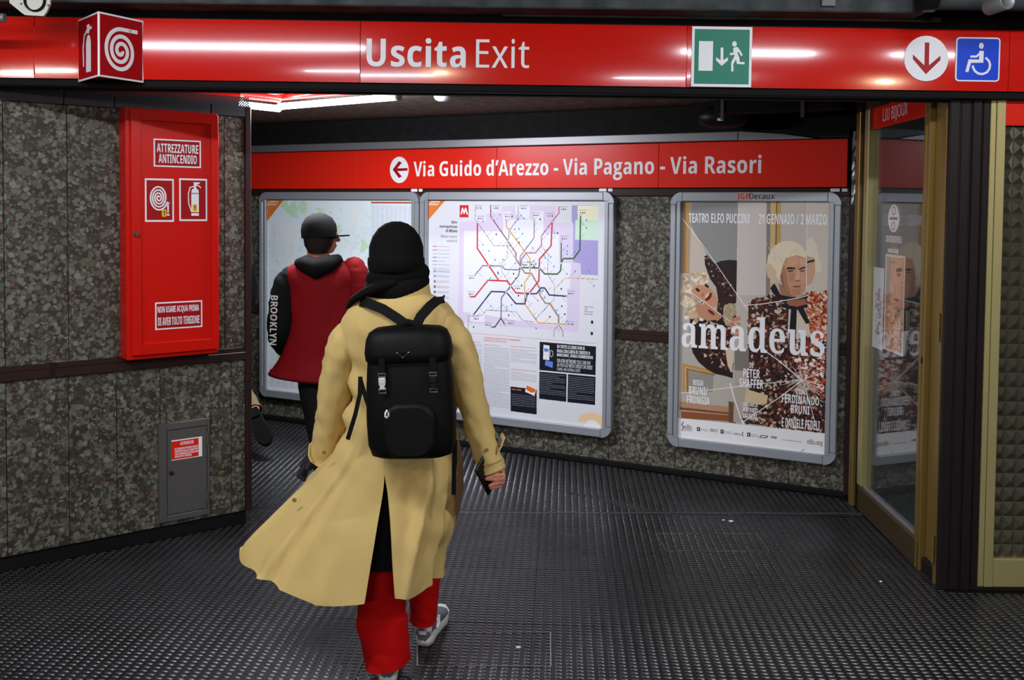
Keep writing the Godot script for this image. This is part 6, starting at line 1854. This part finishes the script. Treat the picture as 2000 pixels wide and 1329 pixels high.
func scaled(r: PackedVector3Array, k: float) -> PackedVector3Array:
	var m := Vector3.ZERO
	for v in r:
		m += v / r.size()
	var o := PackedVector3Array()
	for v in r:
		o.append(Vector3(m.x + (v.x - m.x) * k, v.y, m.z + (v.z - m.z) * k))
	return o

func make_passer_by() -> void:
	var at := Vector3(-2.05, 0, -6.75)
	var turn := Basis(Vector3.UP, deg_to_rad(50))      # walking off to the left
	var p := thing("person", "person in dark jacket and beige trousers disappearing behind the stone wall", "person", Transform3D(turn, at))
	var inv := turn.inverse()
	var heel: Vector3 = inv * (Vector3(-1.7279, 0.3245, -6.5) - at)
	var toe: Vector3 = inv * (Vector3(-1.6259, 0.1219, -6.45) - at)
	var knee := Vector3(0.1, 0.5, 0.02)
	var g := G.new()
	flesh(g, [[Vector3(0, 0.92, 0), Vector3(0, 1.25, 0), 0.13, 0.13], [Vector3(-0.15, 1.35, 0), Vector3(0.15, 1.35, 0), 0.06, 0.06], [Vector3(0, 1.3, 0), Vector3(0, 1.44, 0), 0.06, 0.055],
		[Vector3(0.09, 0.9, 0), knee, 0.09, 0.06], [knee, heel + Vector3(0, 0.02, 0), 0.06, 0.04], [Vector3(-0.09, 0.9, 0), Vector3(-0.09, 0.5, -0.2), 0.09, 0.06], [Vector3(-0.09, 0.5, -0.2), Vector3(-0.09, 0.09, -0.28), 0.06, 0.04],
		[Vector3(0.18, 1.33, 0), Vector3(0.24, 1.08, 0.02), 0.05, 0.04], [Vector3(0.24, 1.08, 0.02), Vector3(0.2, 0.86, -0.12), 0.04, 0.03], [Vector3(-0.18, 1.33, 0), Vector3(-0.24, 1.08, 0.0), 0.05, 0.04], [Vector3(-0.24, 1.08, 0), Vector3(-0.2, 0.86, -0.1), 0.04, 0.03]], 0.02, 0.03)
	flesh(g, head_bones(Vector3(0, 1.57, 0)), 0.009, 0.02)
	for s in [-1.0, 1.0]:
		var w := Vector3(0.2 * s, 0.87, -0.11)
		var hand := [[w, w + Vector3(0, -0.08, -0.02), 0.026, 0.03]]
		for k in 4:
			var b := w + Vector3(0, -0.09, -0.05 + 0.02 * k)
			hand.append([b, b + Vector3(-0.008 * s, -0.075, 0.0), 0.0095, 0.008])
		hand.append([w + Vector3(0, -0.03, -0.03), w + Vector3(-0.02 * s, -0.08, -0.08), 0.011, 0.009])
		flesh(g, hand, 0.006, 0.008)
	obj("body", g, mat(rgb(186, 130, 106), 0.6), p)
	var dark := mat(rgb(10, 10, 11), 0.85)
	var rings := []
	for r in [[1.44, 0.075, 0.075], [1.39, 0.14, 0.1], [1.33, 0.195, 0.12], [1.2, 0.2, 0.135], [1.0, 0.19, 0.14], [0.82, 0.2, 0.15]]:
		rings.append(ellipse(0, r[0], 0, r[1], r[2], 32))
	var jk := obj("jacket", G.new().loft(rings), dark, p)
	for s in [-1.0, 1.0]:
		obj("sleeve", limb([[0.16 * s, 1.37, 0.0, 0.06, 0.07], [0.21 * s, 1.26, 0.01, 0.074, 0.08], [0.24 * s, 1.12, 0.02, 0.07, 0.075], [0.24 * s, 1.04, 0.0, 0.066, 0.07], [0.2 * s, 0.9, -0.1, 0.05, 0.052]], 0.06, 61), dark, jk)
	var hc := Vector3(0, 1.57, 0)
	obj("hair", G.new().loft([ring_at(hc, -0.1, 0.06, 0.06, 0.03), ring_at(hc, -0.04, 0.084, 0.084, 0.02), ring_at(hc, 0.04, 0.092, 0.096, 0.012), ring_at(hc, 0.09, 0.072, 0.078, 0.006), ring_at(hc, 0.115, 0.03, 0.03, 0.004)]), mat(rgb(34, 26, 22), 0.8), p)
	var beige := mat(rgb(138, 122, 94), 0.85)
	g = limb([[0.08, 0.95, 0.0, 0.11, 0.12], [0.09, 0.75, 0.01, 0.095, 0.1], [knee.x, knee.y, knee.z, 0.08, 0.085], [lerpf(knee.x, heel.x, 0.5), lerpf(knee.y, heel.y, 0.5), lerpf(knee.z, heel.z, 0.5), 0.07, 0.075], [heel.x, heel.y + 0.0, heel.z, 0.062, 0.066]], 0.08, 71)
	var g2 := limb([[-0.08, 0.95, 0.0, 0.11, 0.12], [-0.09, 0.7, -0.1, 0.095, 0.1], [-0.09, 0.5, -0.2, 0.08, 0.085], [-0.09, 0.3, -0.24, 0.07, 0.075], [-0.09, 0.08, -0.28, 0.066, 0.07]], 0.08, 72)
	g.p.append_array(g2.p); g.t.append_array(g2.t); g.s.append_array(g2.s)
	obj("trousers", g, beige, p)
	# black shoes; the trailing one stands on its toe with the sole towards the hall
	var leather := mat(rgb(10, 10, 11), 0.45)
	var dir := (toe - heel).normalized()
	var back := inv * Vector3(0.25, 0.1, 1.0).normalized()
	back = (back - dir * back.dot(dir)).normalized()
	var bs := Basis(back.cross(dir).normalized(), -back, -dir)
	if bs.determinant() < 0.0:
		bs = Basis(-bs.x, bs.y, bs.z)
	for q in [Transform3D(bs.scaled_local(Vector3(1.15, 1.0, 0.95)), heel + back * 0.03 - dir * 0.03), Transform3D(Basis.IDENTITY, Vector3(-0.09, 0, -0.23))]:
		var s := obj("shoe", shoe_upper(1.0), leather, p, q)
		var sole := []
		for l in [[-0.004, 0.95], [0.0, 1.0], [0.022, 1.0]]:
			var ring := PackedVector3Array()
			for v in [[0.0, 0.0], [0.024, -0.004], [0.034, -0.03], [0.032, -0.09], [0.036, -0.13], [0.048, -0.19], [0.042, -0.25], [0.022, -0.286], [0.0, -0.292], [-0.022, -0.283], [-0.04, -0.25], [-0.046, -0.19], [-0.036, -0.13], [-0.033, -0.08], [-0.033, -0.03], [-0.024, -0.004]]:
				ring.append(Vector3(v[0] * l[1], l[0], v[1] * l[1]))
			sole.append(ring)
		obj("sole", G.new().loft(sole), mat(rgb(12, 12, 12), 0.7), s)
		obj("heel_block", G.new().span(-0.03, 0.03, -0.018, 0.0, -0.07, -0.004, 0.003), mat(rgb(12, 12, 12), 0.7), s)
